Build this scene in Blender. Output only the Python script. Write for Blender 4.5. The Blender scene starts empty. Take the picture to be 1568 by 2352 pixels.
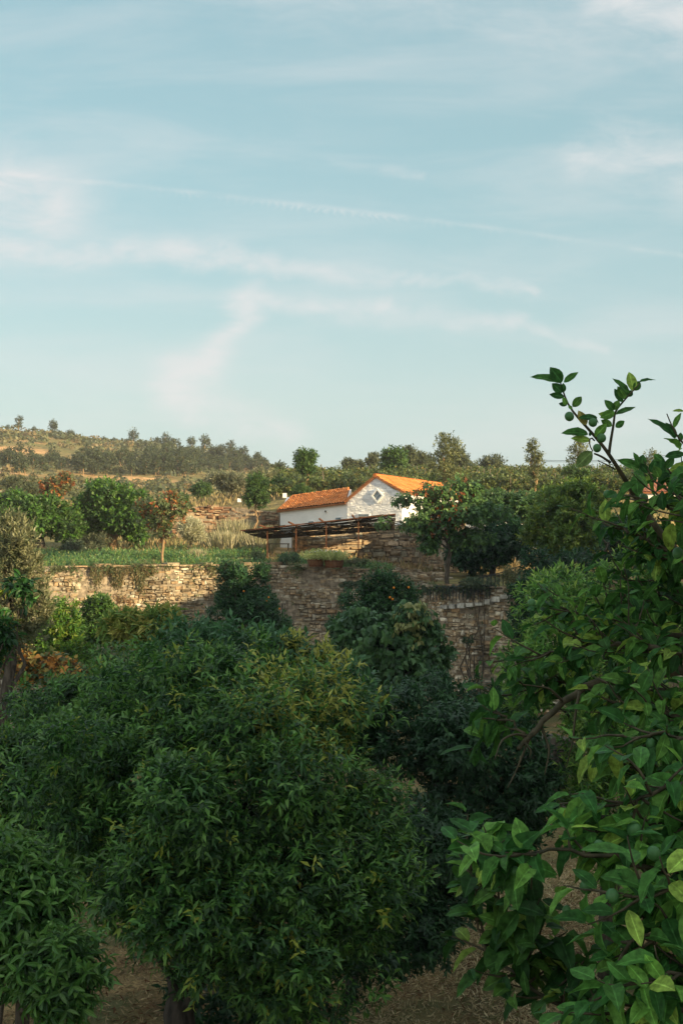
import bpy, math
import numpy as np
from mathutils import Vector, Matrix

# ------------------------------------------------------------------ camera, world, sun, exposure
SC = bpy.context.scene
COL = SC.collection
FPX, HOR, CZ = 3267.0, 1250.0, 6.0          # focal length in layout pixels (1568 x 2352), horizon row, eye height

cam_d = bpy.data.cameras.new('camera')
cam_d.sensor_fit = 'VERTICAL'
cam_d.sensor_height = 36.0
cam_d.lens = 36.0 * FPX / 2352.0
cam_d.shift_y = (HOR - 1176.0) / 2352.0
cam_d.clip_end = 4000
cam = bpy.data.objects.new('camera', cam_d)
COL.objects.link(cam)
cam.location = (0, 0, CZ)
cam.rotation_euler = (math.radians(90), 0, 0)
SC.camera = cam
SC.view_settings.view_transform = 'Standard'
SC.view_settings.look = 'None'
SC.view_settings.exposure = 1.04
SC.view_settings.gamma = 1.0
SC.render.resolution_x, SC.render.resolution_y = 682, 1024
SC.cycles.max_bounces = 5
SC.cycles.diffuse_bounces = 3
SC.cycles.transmission_bounces = 3
SC.cycles.glossy_bounces = 2

SUN_EL = math.radians(16.0)
SUN_H = Vector((1.0, -0.58, 0)).normalized()      # towards the sun, on the ground
SUN_V = Vector((SUN_H.x * math.cos(SUN_EL), SUN_H.y * math.cos(SUN_EL), math.sin(SUN_EL)))

def build_world():
    w = bpy.data.worlds.new('World')
    SC.world = w
    w.use_nodes = True
    nt = w.node_tree
    nt.nodes.clear()
    N, Lk = nt.nodes.new, nt.links.new
    out = N('ShaderNodeOutputWorld'); bg = N('ShaderNodeBackground')
    sky = N('ShaderNodeTexSky')
    sky.sky_type = 'NISHITA'; sky.sun_disc = False
    sky.sun_elevation = SUN_EL
    sky.sun_rotation = math.atan2(SUN_H.x, SUN_H.y)
    sky.altitude = 200; sky.air_density = 1.0; sky.dust_density = 1.2; sky.ozone_density = 1.5
    bg.inputs['Strength'].default_value = 0.14
    tc = N('ShaderNodeTexCoord')
    sep = N('ShaderNodeSeparateXYZ'); Lk(tc.outputs['Generated'], sep.inputs[0])
    def val(v):
        n = N('ShaderNodeValue'); n.outputs[0].default_value = v; return n.outputs[0]
    def m(op, a, b=None, c=None, clamp=False):
        n = N('ShaderNodeMath'); n.operation = op; n.use_clamp = clamp
        for i, x in enumerate((a, b, c)):
            if x is None: continue
            if isinstance(x, (int, float)): n.inputs[i].default_value = x
            else: Lk(x, n.inputs[i])
        return n.outputs[0]
    ysafe = m('MAXIMUM', sep.outputs[1], 0.05)
    u = m('DIVIDE', sep.outputs[0], ysafe)
    v = m('DIVIDE', sep.outputs[2], ysafe)
    comb = N('ShaderNodeCombineXYZ'); Lk(u, comb.inputs[0]); Lk(v, comb.inputs[1])
    def noise(scale, detail=4, rough=0.55, sx=1, sy=1, rot=0, loc=(0, 0, 0), dist=0.0):
        mp = N('ShaderNodeMapping'); Lk(comb.outputs[0], mp.inputs[0])
        mp.inputs['Scale'].default_value = (sx, sy, 1); mp.inputs['Rotation'].default_value = (0, 0, rot)
        mp.inputs['Location'].default_value = loc
        n = N('ShaderNodeTexNoise'); Lk(mp.outputs[0], n.inputs['Vector'])
        n.inputs['Scale'].default_value = scale; n.inputs['Detail'].default_value = detail
        n.inputs['Roughness'].default_value = rough; n.inputs['Distortion'].default_value = dist
        return n.outputs['Fac']
    n1 = noise(9, 5, 0.6, dist=0.6)
    n2 = noise(10, 5, 0.55, sx=0.45, sy=2.2, rot=0.12, loc=(3.1, 1.2, 0), dist=0.4)
    n3 = noise(60, 4, 0.6, sx=0.6, sy=1.4, rot=0.12, loc=(7, 3, 0))
    nf = noise(26, 4, 0.65, sx=0.7, sy=1.6, rot=0.15, loc=(1, 8, 0), dist=0.5)
    wob = m('MULTIPLY', m('SUBTRACT', n1, 0.5), 0.045)
    vw = m('ADD', v, wob)
    uw = m('ADD', u, m('MULTIPLY', m('SUBTRACT', n2, 0.5), 0.07))
    def sm(x, a, b):
        n = N('ShaderNodeMapRange'); n.interpolation_type = 'SMOOTHSTEP'; Lk(x, n.inputs[0])
        n.inputs[1].default_value = a; n.inputs[2].default_value = b
        return n.outputs[0]
    def gauss(dist, width):
        q = m('DIVIDE', dist, width)
        return m('EXPONENT', m('MULTIPLY', m('MULTIPLY', q, q), -1.0))
    def curve(vv, a, b, c, width):
        t = m('ADD', m('MULTIPLY', u, b), a)
        if c: t = m('ADD', t, m('MULTIPLY', m('MULTIPLY', u, u), c))
        return gauss(m('SUBTRACT', vv, t), width)
    def seg(x0, y0, x1, y1, width):                     # soft streak between two directions (layout pixels)
        a = ((x0 - 784) / FPX, (HOR - y0) / FPX); b = ((x1 - 784) / FPX, (HOR - y1) / FPX)
        dx, dy = b[0] - a[0], b[1] - a[1]; L2 = dx * dx + dy * dy
        px = m('SUBTRACT', uw, a[0]); py = m('SUBTRACT', vw, a[1])
        t = m('DIVIDE', m('ADD', m('MULTIPLY', px, dx), m('MULTIPLY', py, dy)), L2, clamp=True)
        ex = m('SUBTRACT', px, m('MULTIPLY', t, dx)); ey = m('SUBTRACT', py, m('MULTIPLY', t, dy))
        d2 = m('ADD', m('MULTIPLY', ex, ex), m('MULTIPLY', ey, ey))
        return m('EXPONENT', m('MULTIPLY', d2, -1.0 / (width / FPX) ** 2))
    tex = sm(nf, 0.25, 0.75)
    def streaked(g, k): return m('MULTIPLY', g, m('MULTIPLY', m('ADD', m('MULTIPLY', tex, 0.8), 0.35), k * 1.7))
    layers = [
        streaked(seg(-60, 570, 620, 600, 34), 0.44),
        streaked(seg(560, 590, 900, 640, 26), 0.34),
        streaked(seg(860, 630, 1230, 680, 16), 0.28),
        streaked(seg(560, 690, 900, 715, 28), 0.34),
        streaked(seg(880, 720, 1180, 755, 22), 0.34),
        streaked(seg(1160, 755, 1400, 815, 16), 0.22),
        streaked(seg(410, 890, 480, 850, 52), 0.50),
        streaked(seg(480, 850, 575, 690, 42), 0.46),
        streaked(seg(440, 930, 640, 1010, 55), 0.36),
        streaked(seg(1450, -20, 1650, 70, 110), 0.42),
        streaked(seg(1380, 330, 1650, 400, 80), 0.35),
        streaked(seg(-100, 400, 120, 480, 110), 0.42),
        streaked(seg(760, 380, 960, 410, 14), 0.22),
        streaked(seg(600, 20, 1400, 60, 90), 0.16),
    ]
    tot = layers[0]
    for l in layers[1:]: tot = m('SMOOTH_MAX', tot, l, 0.12)
    tot = m('SUBTRACT', tot, 0.01)
    # vapour trail with small hanging puffs
    tcn = m('SUBTRACT', v, m('ADD', m('MULTIPLY', u, -0.121), 0.2355))
    tcn = m('ADD', tcn, m('MULTIPLY', m('MULTIPLY', u, u), 0.06))
    wv = m('SINE', m('MULTIPLY', m('ADD', u, m('MULTIPLY', n3, 0.03)), 1050.0))
    puff = m('MULTIPLY', m('MULTIPLY', gauss(m('ADD', tcn, 0.0024), 0.0022), m('MULTIPLY', sm(wv, -0.3, 0.9), sm(n3, 0.35, 0.7))), m('MULTIPLY', gauss(m('ADD', u, 0.01), 0.14), 0.26))
    core = m('MULTIPLY', gauss(m('ADD', tcn, 0.0), 0.0019), m('ADD', m('MULTIPLY', sm(n3, 0.35, 0.7), 0.22), 0.06))
    tot = m('ADD', tot, m('ADD', puff, core))
    tot = m('ADD', tot, m('MULTIPLY', sm(n2, 0.38, 0.75), 0.34))
    tot = m('MINIMUM', m('MAXIMUM', tot, 0.0), 0.9)
    low = m('EXPONENT', m('MULTIPLY', m('MAXIMUM', sep.outputs[2], 0.0), -7.5))
    fade = sm(sep.outputs[1], 0.1, 0.5)
    tot = m('MULTIPLY', tot, fade)
    # film-like colour balance of the clear sky
    tint = N('ShaderNodeMix'); tint.data_type = 'RGBA'; tint.blend_type = 'MULTIPLY'; tint.inputs[0].default_value = 1.0
    Lk(sky.outputs[0], tint.inputs[6]); tint.inputs[7].default_value = (1.0, 1.0, 0.80, 1)
    base = N('ShaderNodeMix'); base.data_type = 'RGBA'; Lk(m('ADD', m('MULTIPLY', low, 0.25), 0.65), base.inputs[0])
    Lk(tint.outputs[2], base.inputs[6]); lw_ = N('ShaderNodeMix'); lw_.data_type = 'RGBA'; Lk(sm(sep.outputs[2], 0.30, -0.03), lw_.inputs[0]); lw_.inputs[6].default_value = SKY_PALE; lw_.inputs[7].default_value = SKY_LOW
    Lk(lw_.outputs[2], base.inputs[7])
    mx = N('ShaderNodeMix'); mx.data_type = 'RGBA'
    Lk(tot, mx.inputs[0]); Lk(base.outputs[2], mx.inputs[6]); mx.inputs[7].default_value = SKY_CLOUD
    # brighter sky added out of view, overhead and behind, to lift the ambient
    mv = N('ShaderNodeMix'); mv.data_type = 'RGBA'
    fill_zone = m('MAXIMUM', sm(sep.outputs[2], 0.45, 0.72), sm(m('MULTIPLY', sep.outputs[1], -1.0), -0.25, 0.25))
    Lk(m('MULTIPLY', fill_zone, 0.75), mv.inputs[0]); Lk(mx.outputs[2], mv.inputs[6]); mv.inputs[7].default_value = SKY_FILL
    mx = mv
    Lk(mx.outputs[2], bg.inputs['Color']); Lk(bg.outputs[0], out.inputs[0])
SKY_PALE = (.86, 1.64, 1.84, 1)
SKY_LOW = (1.55, 1.96, 2.22, 1)
SKY_CLOUD = (2.65, 2.72, 2.78, 1)
SKY_FILL = (3.3, 3.4, 3.4, 1)
build_world()

sun_d = bpy.data.lights.new('sun', 'SUN')
sun_d.energy = 5.0; sun_d.angle = math.radians(0.6); sun_d.color = (1.0, 0.78, 0.45)
sun = bpy.data.objects.new('sun', sun_d); COL.objects.link(sun)
sun.rotation_euler = SUN_V.to_track_quat('Z', 'Y').to_euler()

# ------------------------------------------------------------------ helpers
def P(px, py, d):
    return np.array([(px - 784.0) * d / FPX, d, CZ - (py - HOR) * d / FPX])
def PX(px, d): return (px - 784.0) * d / FPX
def PZ(py, d): return CZ - (py - HOR) * d / FPX
def rngf(seed): return np.random.default_rng(seed)
def unit(a): return a / np.maximum(np.linalg.norm(a, axis=-1, keepdims=True), 1e-9)

def new_mat(name):
    mt = bpy.data.materials.new(name); mt.use_nodes = True
    nt = mt.node_tree; b = nt.nodes['Principled BSDF']
    return mt, nt, b

def ncol(nt, c1, c2, scale, detail=4, coord='Object', lo=0.35, hi=0.65, c3=None, stretch=(1, 1, 1)):
    tc = nt.nodes.new('ShaderNodeTexCoord'); mp = nt.nodes.new('ShaderNodeMapping')
    nt.links.new(tc.outputs[coord], mp.inputs[0]); mp.inputs['Scale'].default_value = stretch
    n = nt.nodes.new('ShaderNodeTexNoise'); n.inputs['Scale'].default_value = scale; n.inputs['Detail'].default_value = detail
    n.inputs['Roughness'].default_value = 0.6
    nt.links.new(mp.outputs[0], n.inputs['Vector'])
    r = nt.nodes.new('ShaderNodeValToRGB'); nt.links.new(n.outputs['Fac'], r.inputs[0])
    r.color_ramp.elements[0].position = lo; r.color_ramp.elements[0].color = (*c1, 1)
    r.color_ramp.elements[1].position = hi; r.color_ramp.elements[1].color = (*c2, 1)
    if c3 is not None:
        e = r.color_ramp.elements.new((lo + hi) / 2); e.color = (*c3, 1)
    return n, r

def bump(nt, b, h, strength=0.5, dist=0.02):
    bp = nt.nodes.new('ShaderNodeBump'); bp.inputs['Strength'].default_value = strength; bp.inputs['Distance'].default_value = dist
    nt.links.new(h, bp.inputs['Height']); nt.links.new(bp.outputs[0], b.inputs['Normal'])

def noise_mat(name, c1, c2, scale, rough=0.9, bs=0.4, bd=0.02, c3=None, metallic=0.0, stretch=(1, 1, 1), lo=0.35, hi=0.65):
    mt, nt, b = new_mat(name)
    n, r = ncol(nt, c1, c2, scale, c3=c3, stretch=stretch, lo=lo, hi=hi)
    nt.links.new(r.outputs[0], b.inputs['Base Color'])
    b.inputs['Roughness'].default_value = rough; b.inputs['Metallic'].default_value = metallic
    b.inputs['Specular IOR Level'].default_value = 0.25
    if bs: bump(nt, b, n.outputs['Fac'], bs, bd)
    return mt

def attr_mat(name, rough=0.5, spec=0.35, trans=0.28, nscale=0, namt=0.3, bs=0.0, bd=0.02, veins=False):
    """colour comes per leaf / per stone from the mesh attribute 'tint'"""
    mt, nt, b = new_mat(name)
    at = nt.nodes.new('ShaderNodeAttribute'); at.attribute_name = 'tint'
    col = at.outputs['Color']
    if nscale:
        n, r = ncol(nt, (1 - namt,) * 3, (1 + namt,) * 3, nscale, 5)
        mm = nt.nodes.new('ShaderNodeMix'); mm.data_type = 'RGBA'; mm.blend_type = 'MULTIPLY'; mm.inputs[0].default_value = 1
        nt.links.new(col, mm.inputs[6]); nt.links.new(r.outputs[0], mm.inputs[7]); col = mm.outputs[2]
        if bs: bump(nt, b, n.outputs['Fac'], bs, bd)
    nt.links.new(col, b.inputs['Base Color'])
    b.inputs['Roughness'].default_value = rough; b.inputs['Specular IOR Level'].default_value = spec
    if trans > 0:
        tr = nt.nodes.new('ShaderNodeBsdfTranslucent')
        hs = nt.nodes.new('ShaderNodeHueSaturation'); hs.inputs['Value'].default_value = 1.5; hs.inputs['Hue'].default_value = 0.485
        nt.links.new(col, hs.inputs['Color']); nt.links.new(hs.outputs[0], tr.inputs[0])
        ms = nt.nodes.new('ShaderNodeMixShader'); ms.inputs[0].default_value = trans
        nt.links.new(b.outputs[0], ms.inputs[1]); nt.links.new(tr.outputs[0], ms.inputs[2])
        nt.links.new(ms.outputs[0], nt.nodes['Material Output'].inputs[0])
    return mt

M = {}
M['leaf'] = attr_mat('leaf', 0.46, 0.32, 0.28)
M['leaf_big'] = attr_mat('citrus_leaf', 0.55, 0.14, 0.30, nscale=55, namt=0.42)
M['dry_leaf'] = attr_mat('dry_leaf', 0.8, 0.15, 0.2)
M['stone'] = attr_mat('stone', 0.92, 0.15, 0, nscale=5.0, namt=0.42, bs=0.9, bd=0.05)
M['lime_stone'] = attr_mat('limewashed_stone', 0.9, 0.15, 0, nscale=4.0, namt=0.10, bs=0.6, bd=0.03)
M['bark'] = noise_mat('bark', (0.035, 0.028, 0.02), (0.12, 0.10, 0.075), 14, 0.95, 0.9, 0.03, stretch=(1, 1, 0.25))
M['bark_dark'] = noise_mat('dark_bark', (0.02, 0.018, 0.014), (0.06, 0.05, 0.04), 14, 0.95, 0.9, 0.03, stretch=(1, 1, 0.2))
M['bark_lit'] = noise_mat('pale_bark', (0.20, 0.12, 0.06), (0.36, 0.24, 0.13), 10, 0.9, 0.6, 0.02, stretch=(1, 1, 0.3))
M['twig'] = noise_mat('green_twig', (0.028, 0.028, 0.014), (0.075, 0.062, 0.035), 30, 0.8, 0.3, 0.004)
M['white_wall'] = noise_mat('white_render', (0.78, 0.77, 0.74), (0.88, 0.86, 0.82), 1.3, 0.9, 0.25, 0.02)
M['tile'] = attr_mat('roof_tile', 0.8, 0.2, 0, nscale=3.0, namt=0.16)
M['rust'] = noise_mat('rusty_steel', (0.06, 0.026, 0.014), (0.17, 0.065, 0.03), 12, 0.8, 0.3, 0.005, metallic=0.3)
M['iron'] = noise_mat('dark_iron', (0.02, 0.025, 0.025), (0.05, 0.055, 0.055), 12, 0.6, 0.2, 0.003, metallic=0.4)
M['white_metal'] = noise_mat('white_metal', (0.5, 0.52, 0.5), (0.7, 0.7, 0.68), 6, 0.6, 0.1, 0.003)
M['glass'] = noise_mat('window_glass', (0.10, 0.14, 0.16), (0.18, 0.22, 0.24), 2, 0.12, 0.0)
M['glass'].node_tree.nodes['Principled BSDF'].inputs['Specular IOR Level'].default_value = 0.6
M['shade_hole'] = noise_mat('dark_opening', (0.012, 0.01, 0.008), (0.03, 0.025, 0.02), 5, 1.0, 0)
M['wood'] = noise_mat('weathered_wood', (0.10, 0.085, 0.06), (0.22, 0.19, 0.14), 6, 0.9, 0.5, 0.01, stretch=(0.3, 1, 6))
M['barrel_wood'] = noise_mat('barrel_wood', (0.10, 0.045, 0.02), (0.20, 0.09, 0.04), 9, 0.7, 0.4, 0.01, stretch=(4, 4, 0.3))
M['reed'] = attr_mat('reed', 0.9, 0.1, 0.1)
M['fruit_green'] = noise_mat('green_peel', (0.03, 0.10, 0.035), (0.055, 0.15, 0.045), 9, 0.45, 0.5, 0.004)
M['fruit_orange'] = noise_mat('orange_peel', (0.50, 0.16, 0.015), (0.62, 0.22, 0.02), 9, 0.5, 0.3, 0.004)
M['paper'] = noise_mat('white_board', (0.70, 0.70, 0.70), (0.8, 0.8, 0.8), 3, 0.7, 0)
M['cactus'] = noise_mat('cactus_skin', (0.12, 0.18, 0.08), (0.20, 0.26, 0.12), 6, 0.6, 0.2, 0.01)
M['shade_building_wall'] = noise_mat('ochre_render', (0.55, 0.50, 0.42), (0.66, 0.61, 0.52), 0.6, 0.95, 0.3, 0.02)
M['lamp'] = noise_mat('opal_lamp', (0.8, 0.78, 0.7), (0.85, 0.82, 0.75), 3, 0.4, 0)

def mesh_np(name, V, F, mats, tint=None, smooth=False, mat_idx=None):
    """V (n,3), F (m,k) equal-size faces"""
    me = bpy.data.meshes.new(name)
    V = np.ascontiguousarray(V, dtype=np.float32); F = np.ascontiguousarray(F, dtype=np.int32)
    k = F.shape[1]
    me.vertices.add(len(V)); me.vertices.foreach_set('co', V.ravel())
    me.loops.add(F.size); me.loops.foreach_set('vertex_index', F.ravel())
    me.polygons.add(len(F))
    me.polygons.foreach_set('loop_start', np.arange(0, F.size, k, dtype=np.int32))
    me.polygons.foreach_set('loop_total', np.full(len(F), k, dtype=np.int32))
    if smooth: me.polygons.foreach_set('use_smooth', np.ones(len(F), dtype=bool))
    for m_ in (mats if isinstance(mats, (list, tuple)) else [mats]): me.materials.append(m_)
    if mat_idx is not None: me.polygons.foreach_set('material_index', np.asarray(mat_idx, dtype=np.int32))
    if tint is not None:
        a = me.attributes.new('tint', 'FLOAT_COLOR', 'POINT')
        c = np.ones((len(V), 4), dtype=np.float32); c[:, :3] = tint
        a.data.foreach_set('color', c.ravel())
    me.update(calc_edges=True); me.validate()
    return me

class MB:
    """collects quads / tris into one mesh"""
    def __init__(s): s.V = []; s.F = []; s.n = 0; s.T = []
    def add(s, V, F, tint=(0.5, 0.5, 0.5)):
        V = np.asarray(V, float)
        s.V.append(V); t = np.asarray(tint, float)
        s.T.append(np.broadcast_to(t, (len(V), 3)) if t.ndim == 1 else t)
        for f in F: s.F.append([i + s.n for i in f])
        s.n += len(V); return s
    def box(s, c, size, rz=0.0, tint=(0.5, 0.5, 0.5), rot=None):
        c = np.asarray(c, float); h = np.asarray(size, float) / 2
        q = np.array([[x, y, z] for x in (-1, 1) for y in (-1, 1) for z in (-1, 1)], float) * h
        if rot is not None: q = q @ np.asarray(rot).T
        elif rz:
            cz, sz = math.cos(rz), math.sin(rz); q = q @ np.array([[cz, sz, 0], [-sz, cz, 0], [0, 0, 1]])
        return s.add(q + c, [[0, 1, 3, 2], [4, 6, 7, 5], [0, 4, 5, 1], [2, 3, 7, 6], [0, 2, 6, 4], [1, 5, 7, 3]], tint)
    def beam(s, a, b, w, h=None, tint=(0.5, 0.5, 0.5)):
        a = np.asarray(a, float); b = np.asarray(b, float); h = h or w
        d = b - a; L = np.linalg.norm(d); x = d / L
        up = np.array([0, 0, 1.0]) if abs(x[2]) < 0.95 else np.array([0, 1.0, 0])
        y = np.cross(up, x); y /= np.linalg.norm(y); z = np.cross(x, y)
        return s.box((a + b) / 2, (L, w, h), rot=np.stack([x, y, z], 1), tint=tint)
    def tube(s, pts, radii, n=7, tint=(0.5, 0.5, 0.5), cap=True):
        pts = np.asarray(pts, float); m_ = len(pts)
        radii = np.broadcast_to(np.asarray(radii, float), (m_,))
        tg = unit(np.gradient(pts, axis=0))
        ref = np.array([0.31, 0.77, 0.55]) if abs(tg[0] @ np.array([0.31, 0.77, 0.55])) < 0.93 else np.array([1.0, 0, 0])
        u = np.cross(tg[0], ref); u /= np.linalg.norm(u); V = []
        for i in range(m_):
            u = u - tg[i] * (u @ tg[i]); u /= max(np.linalg.norm(u), 1e-9); w = np.cross(tg[i], u)
            a = np.arange(n) * 2 * math.pi / n
            V.append(pts[i] + radii[i] * (np.cos(a)[:, None] * u + np.sin(a)[:, None] * w))
        V = np.concatenate(V); F = []
        for i in range(m_ - 1):
            for j in range(n):
                k = (j + 1) % n; F.append([i * n + j, i * n + k, (i + 1) * n + k, (i + 1) * n + j])
        if cap: F.append(list(range(n))[::-1]); F.append([(m_ - 1) * n + j for j in range(n)])
        return s.add(V, F, tint)
    def mesh(s, name, mat, off=(0, 0, 0), smooth=False):
        me = bpy.data.meshes.new(name); V = np.concatenate(s.V) - np.asarray(off, float)
        me.from_pydata(V.tolist(), [], s.F)
        for m_ in (mat if isinstance(mat, (list, tuple)) else [mat]): me.materials.append(m_)
        a = me.attributes.new('tint', 'FLOAT_COLOR', 'POINT'); c = np.ones((len(V), 4), dtype=np.float32); c[:, :3] = np.concatenate(s.T)
        a.data.foreach_set('color', c.ravel())
        if smooth: me.polygons.foreach_set('use_smooth', np.ones(len(me.polygons), dtype=bool))
        me.update(); return me

def obj(name, me, parent=None, loc=(0, 0, 0), label=None, cat=None, group=None, kind=None):
    o = bpy.data.objects.new(name, me); COL.objects.link(o); o.location = tuple(float(x) for x in loc)
    if parent is not None: o.parent = parent
    if label: o['label'] = label
    if cat: o['category'] = cat
    if group: o['group'] = group
    if kind: o['kind'] = kind
    return o
def thing(name, loc, label, cat, group=None):
    o = obj(name, None, None, loc, label, cat, group); o.empty_display_size = 0.3
    return o
def put(mb, name, mat, root, label=None, smooth=False):
    me = mb.mesh(name, mat, off=root.location, smooth=smooth)
    o = obj(name, me, root, label=label); return o
def copy_tree(o, parent=None):
    c = o.copy(); COL.objects.link(c)
    if parent is not None: c.parent = parent; c.matrix_parent_inverse = o.matrix_parent_inverse
    for ch in list(o.children): copy_tree(ch, c)
    return c

# ------------------------------------------------------------------ foliage
def leaf_geo(kind):
    if kind == 'far':
        T = np.array([[0, 0, 0], [.45, -.5, .03], [1, 0, -.08], [.45, .5, .03]], float); F = np.array([[0, 1, 2, 3]])
    elif kind == 'mid':
        T = np.array([[0, 0, 0], [.42, -.5, .10], [.45, 0, .02], [.42, .5, .10], [1, 0, -.16]], float)
        F = np.array([[0, 1, 2], [0, 2, 3], [1, 4, 2], [2, 4, 3]])
    elif kind == 'lobed':                                 # broad pointed leaf
        T = np.array([[0, 0, 0], [.12, -.42, .03], [.12, .42, .03], [.45, -.5, .02], [.45, .5, .02], [.5, 0, -.04], [1, 0, -.30]], float)
        F = np.array([[0, 1, 5], [0, 5, 2], [1, 3, 5], [2, 5, 4], [3, 6, 5], [5, 6, 4]])
    else:                                                  # near: curved blade folded along its midrib
        us = np.array([0, .08, .22, .42, .62, .80, .93, 1.0]); ws = np.array([.05, .24, .42, .5, .46, .30, .12, .01])
        T = []; F = []
        for u_, w_ in zip(us, ws):
            z0 = -0.34 * u_ * u_
            wv = 0.03 * math.sin(u_ * 17)
            T += [[u_, -w_, z0 + w_ * .26 + wv], [u_, -w_ * .13, z0 + w_ * .08], [u_, 0, z0], [u_, w_ * .13, z0 + w_ * .08], [u_, w_, z0 + w_ * .26 - wv]]
        for i in range(len(us) - 1):
            for j in range(4):
                a = i * 5 + j; F.append([a, a + 5, a + 6, a + 1])
        T = np.array(T, float); F = np.array(F)
    return T, F

def leaf_mesh(name, kind, pos, axis, nrm, L, W, tint, mat, off=(0, 0, 0), bend=None):
    T, F = leaf_geo(kind)
    n = len(pos); k = len(T)
    x = unit(axis); z = nrm - x * np.sum(x * nrm, 1, keepdims=True); z = unit(z); y = np.cross(z, x)
    b = np.ones(n) if bend is None else bend
    V = (pos[:, None, :] + x[:, None, :] * (T[None, :, 0:1] * L[:, None, None]) + y[:, None, :] * (T[None, :, 1:2] * W[:, None, None])
         + z[:, None, :] * (T[None, :, 2:3] * (L * b)[:, None, None]))
    V = V.reshape(-1, 3) - np.asarray(off, float)
    FF = (F[None] + (np.arange(n) * k)[:, None, None]).reshape(-1, F.shape[1])
    t = np.repeat(tint, k, axis=0)
    if kind == 'near':
        t = t.reshape(n, k, 3).copy(); t[:, 2::5] = t[:, 2::5] * 1.9 + .012; t = t.reshape(-1, 3)
    return mesh_np(name, V, FF, mat, tint=t, smooth=(kind == 'near'))

def shoot_leaves(rng, S, D, slen, nl, spread=(75, 30), droop=0.25):
    """nl leaves spiralled round each shoot; returns pos, axis, normal, index of shoot, place along it"""
    n = len(S); D = unit(D)
    ref = unit(rng.normal(size=(n, 3))); U = unit(np.cross(D, ref)); W = np.cross(D, U)
    j = np.arange(nl); t = (j + 0.5) / nl
    az = j[None] * 2.39996 + rng.uniform(0, 6.28, (n, 1)) + rng.normal(0, .3, (n, nl))
    ang = np.radians(spread[0] + (spread[1] - spread[0]) * t)[None] + rng.normal(0, .18, (n, nl))
    perp = U[:, None] * np.cos(az)[..., None] + W[:, None] * np.sin(az)[..., None]
    ax = D[:, None] * np.cos(ang)[..., None] + perp * np.sin(ang)[..., None]
    ax = ax + np.array([0, 0, -1.0]) * (droop * rng.uniform(.3, 1.5, (n, nl)))[..., None]
    pos = S[:, None] + D[:, None] * (slen[:, None] * t[None])[..., None]
    nrm = D[:, None] + np.array([0, 0, .5]) + rng.normal(0, .35, (n, nl, 3))
    idx = np.repeat(np.arange(n), nl); tt = np.tile(t, n)
    return pos.reshape(-1, 3), unit(ax.reshape(-1, 3)), nrm.reshape(-1, 3), idx, tt

def lump(rng, c, R, k, rl=(.22, .38), top=0.15, reach=.80, core=.50):
    """sub-lobes spread through a crown: list of (centre, radius vector)"""
    c = np.asarray(c, float); R = np.asarray(R, float); out = []
    for i in range(k):
        d = unit(rng.normal(size=3) + np.array([0, 0, top])); r = rng.uniform(.45, 1.0) * reach
        s = rng.uniform(*rl)
        out.append((c + d * R * r, R * s * np.array([1, 1, rng.uniform(.75, 1.0)])))
    out.append((c, R * core))
    return out

def crown_samples(rng, lobes, n, inner=.12, up=.5, ragged=.10, zmin=None, gapf=4.2):
    ragged = ragged * 1.3; cs = np.array([l[0] for l in lobes]); rs = np.array([l[1] for l in lobes])
    w = (rs[:, 0] * rs[:, 2]) ** 1.0; w = w / w.sum()
    S = []; D = []; tot = 0
    while tot < n:
        m_ = int(n * 1.6)
        i = rng.choice(len(lobes), m_, p=w)
        d = unit(rng.normal(size=(m_, 3)))
        r = np.where(rng.random(m_) < inner, rng.uniform(.3, .8, m_), rng.uniform(.8, 1.0, m_) + np.abs(rng.normal(0, ragged, m_)))
        p = cs[i] + d * rs[i] * r[:, None]
        q = np.min(np.sum(((p[:, None] - cs[None]) / rs[None]) ** 2, 2) + (np.arange(len(lobes))[None] == i[:, None]) * 9, axis=1)
        keep = (q > .62) | (rng.random(m_) < .10)
        fq = gapf / float(np.mean(rs[:, 0])); ph = p * fq
        nz = np.sin(ph[:, 0] * 1.0 + 1.3 * np.sin(ph[:, 2] * .8)) + np.sin(ph[:, 1] * 1.1 + ph[:, 2] * .7 + 2) + np.sin(ph[:, 2] * 1.4 - ph[:, 0] * .5 + 4)
        pl = ph * .36; nl_ = np.sin(pl[:, 0] + 1.2 * np.sin(pl[:, 2])) + np.sin(pl[:, 1] + pl[:, 2] * .9 + 1)
        keep &= nz + .7 * nl_ + rng.normal(0, .30, m_) > -.62
        if zmin is not None: keep &= p[:, 2] > zmin
        p = p[keep]; nn = unit((d / rs[i])[keep])
        S.append(p); D.append(nn + np.array([0, 0, up]) + rng.normal(0, .35, nn.shape)); tot += len(p)
    return np.concatenate(S)[:n], np.concatenate(D)[:n]

def tints(rng, n, pal, idx=None, tt=None, tip=None, jit=.18):
    """pal: list of (colour, weight); leaves of one shoot share a colour"""
    cols = np.array([p[0] for p in pal]); w = np.array([p[1] for p in pal], float); w /= w.sum()
    if idx is None: c = cols[rng.choice(len(pal), n, p=w)]
    else:
        ns = idx.max() + 1; c = cols[rng.choice(len(pal), ns, p=w)][idx]
    c = c * rng.uniform(1 - jit, 1 + jit, (n, 1))
    if tip is not None and tt is not None:
        k = (np.clip((tt - .55) / .45, 0, 1) * tip[1])[:, None] * rng.uniform(.2, 1, (n, 1))
        c = c * (1 - k) + np.array(tip[0]) * k
    return c

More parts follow.
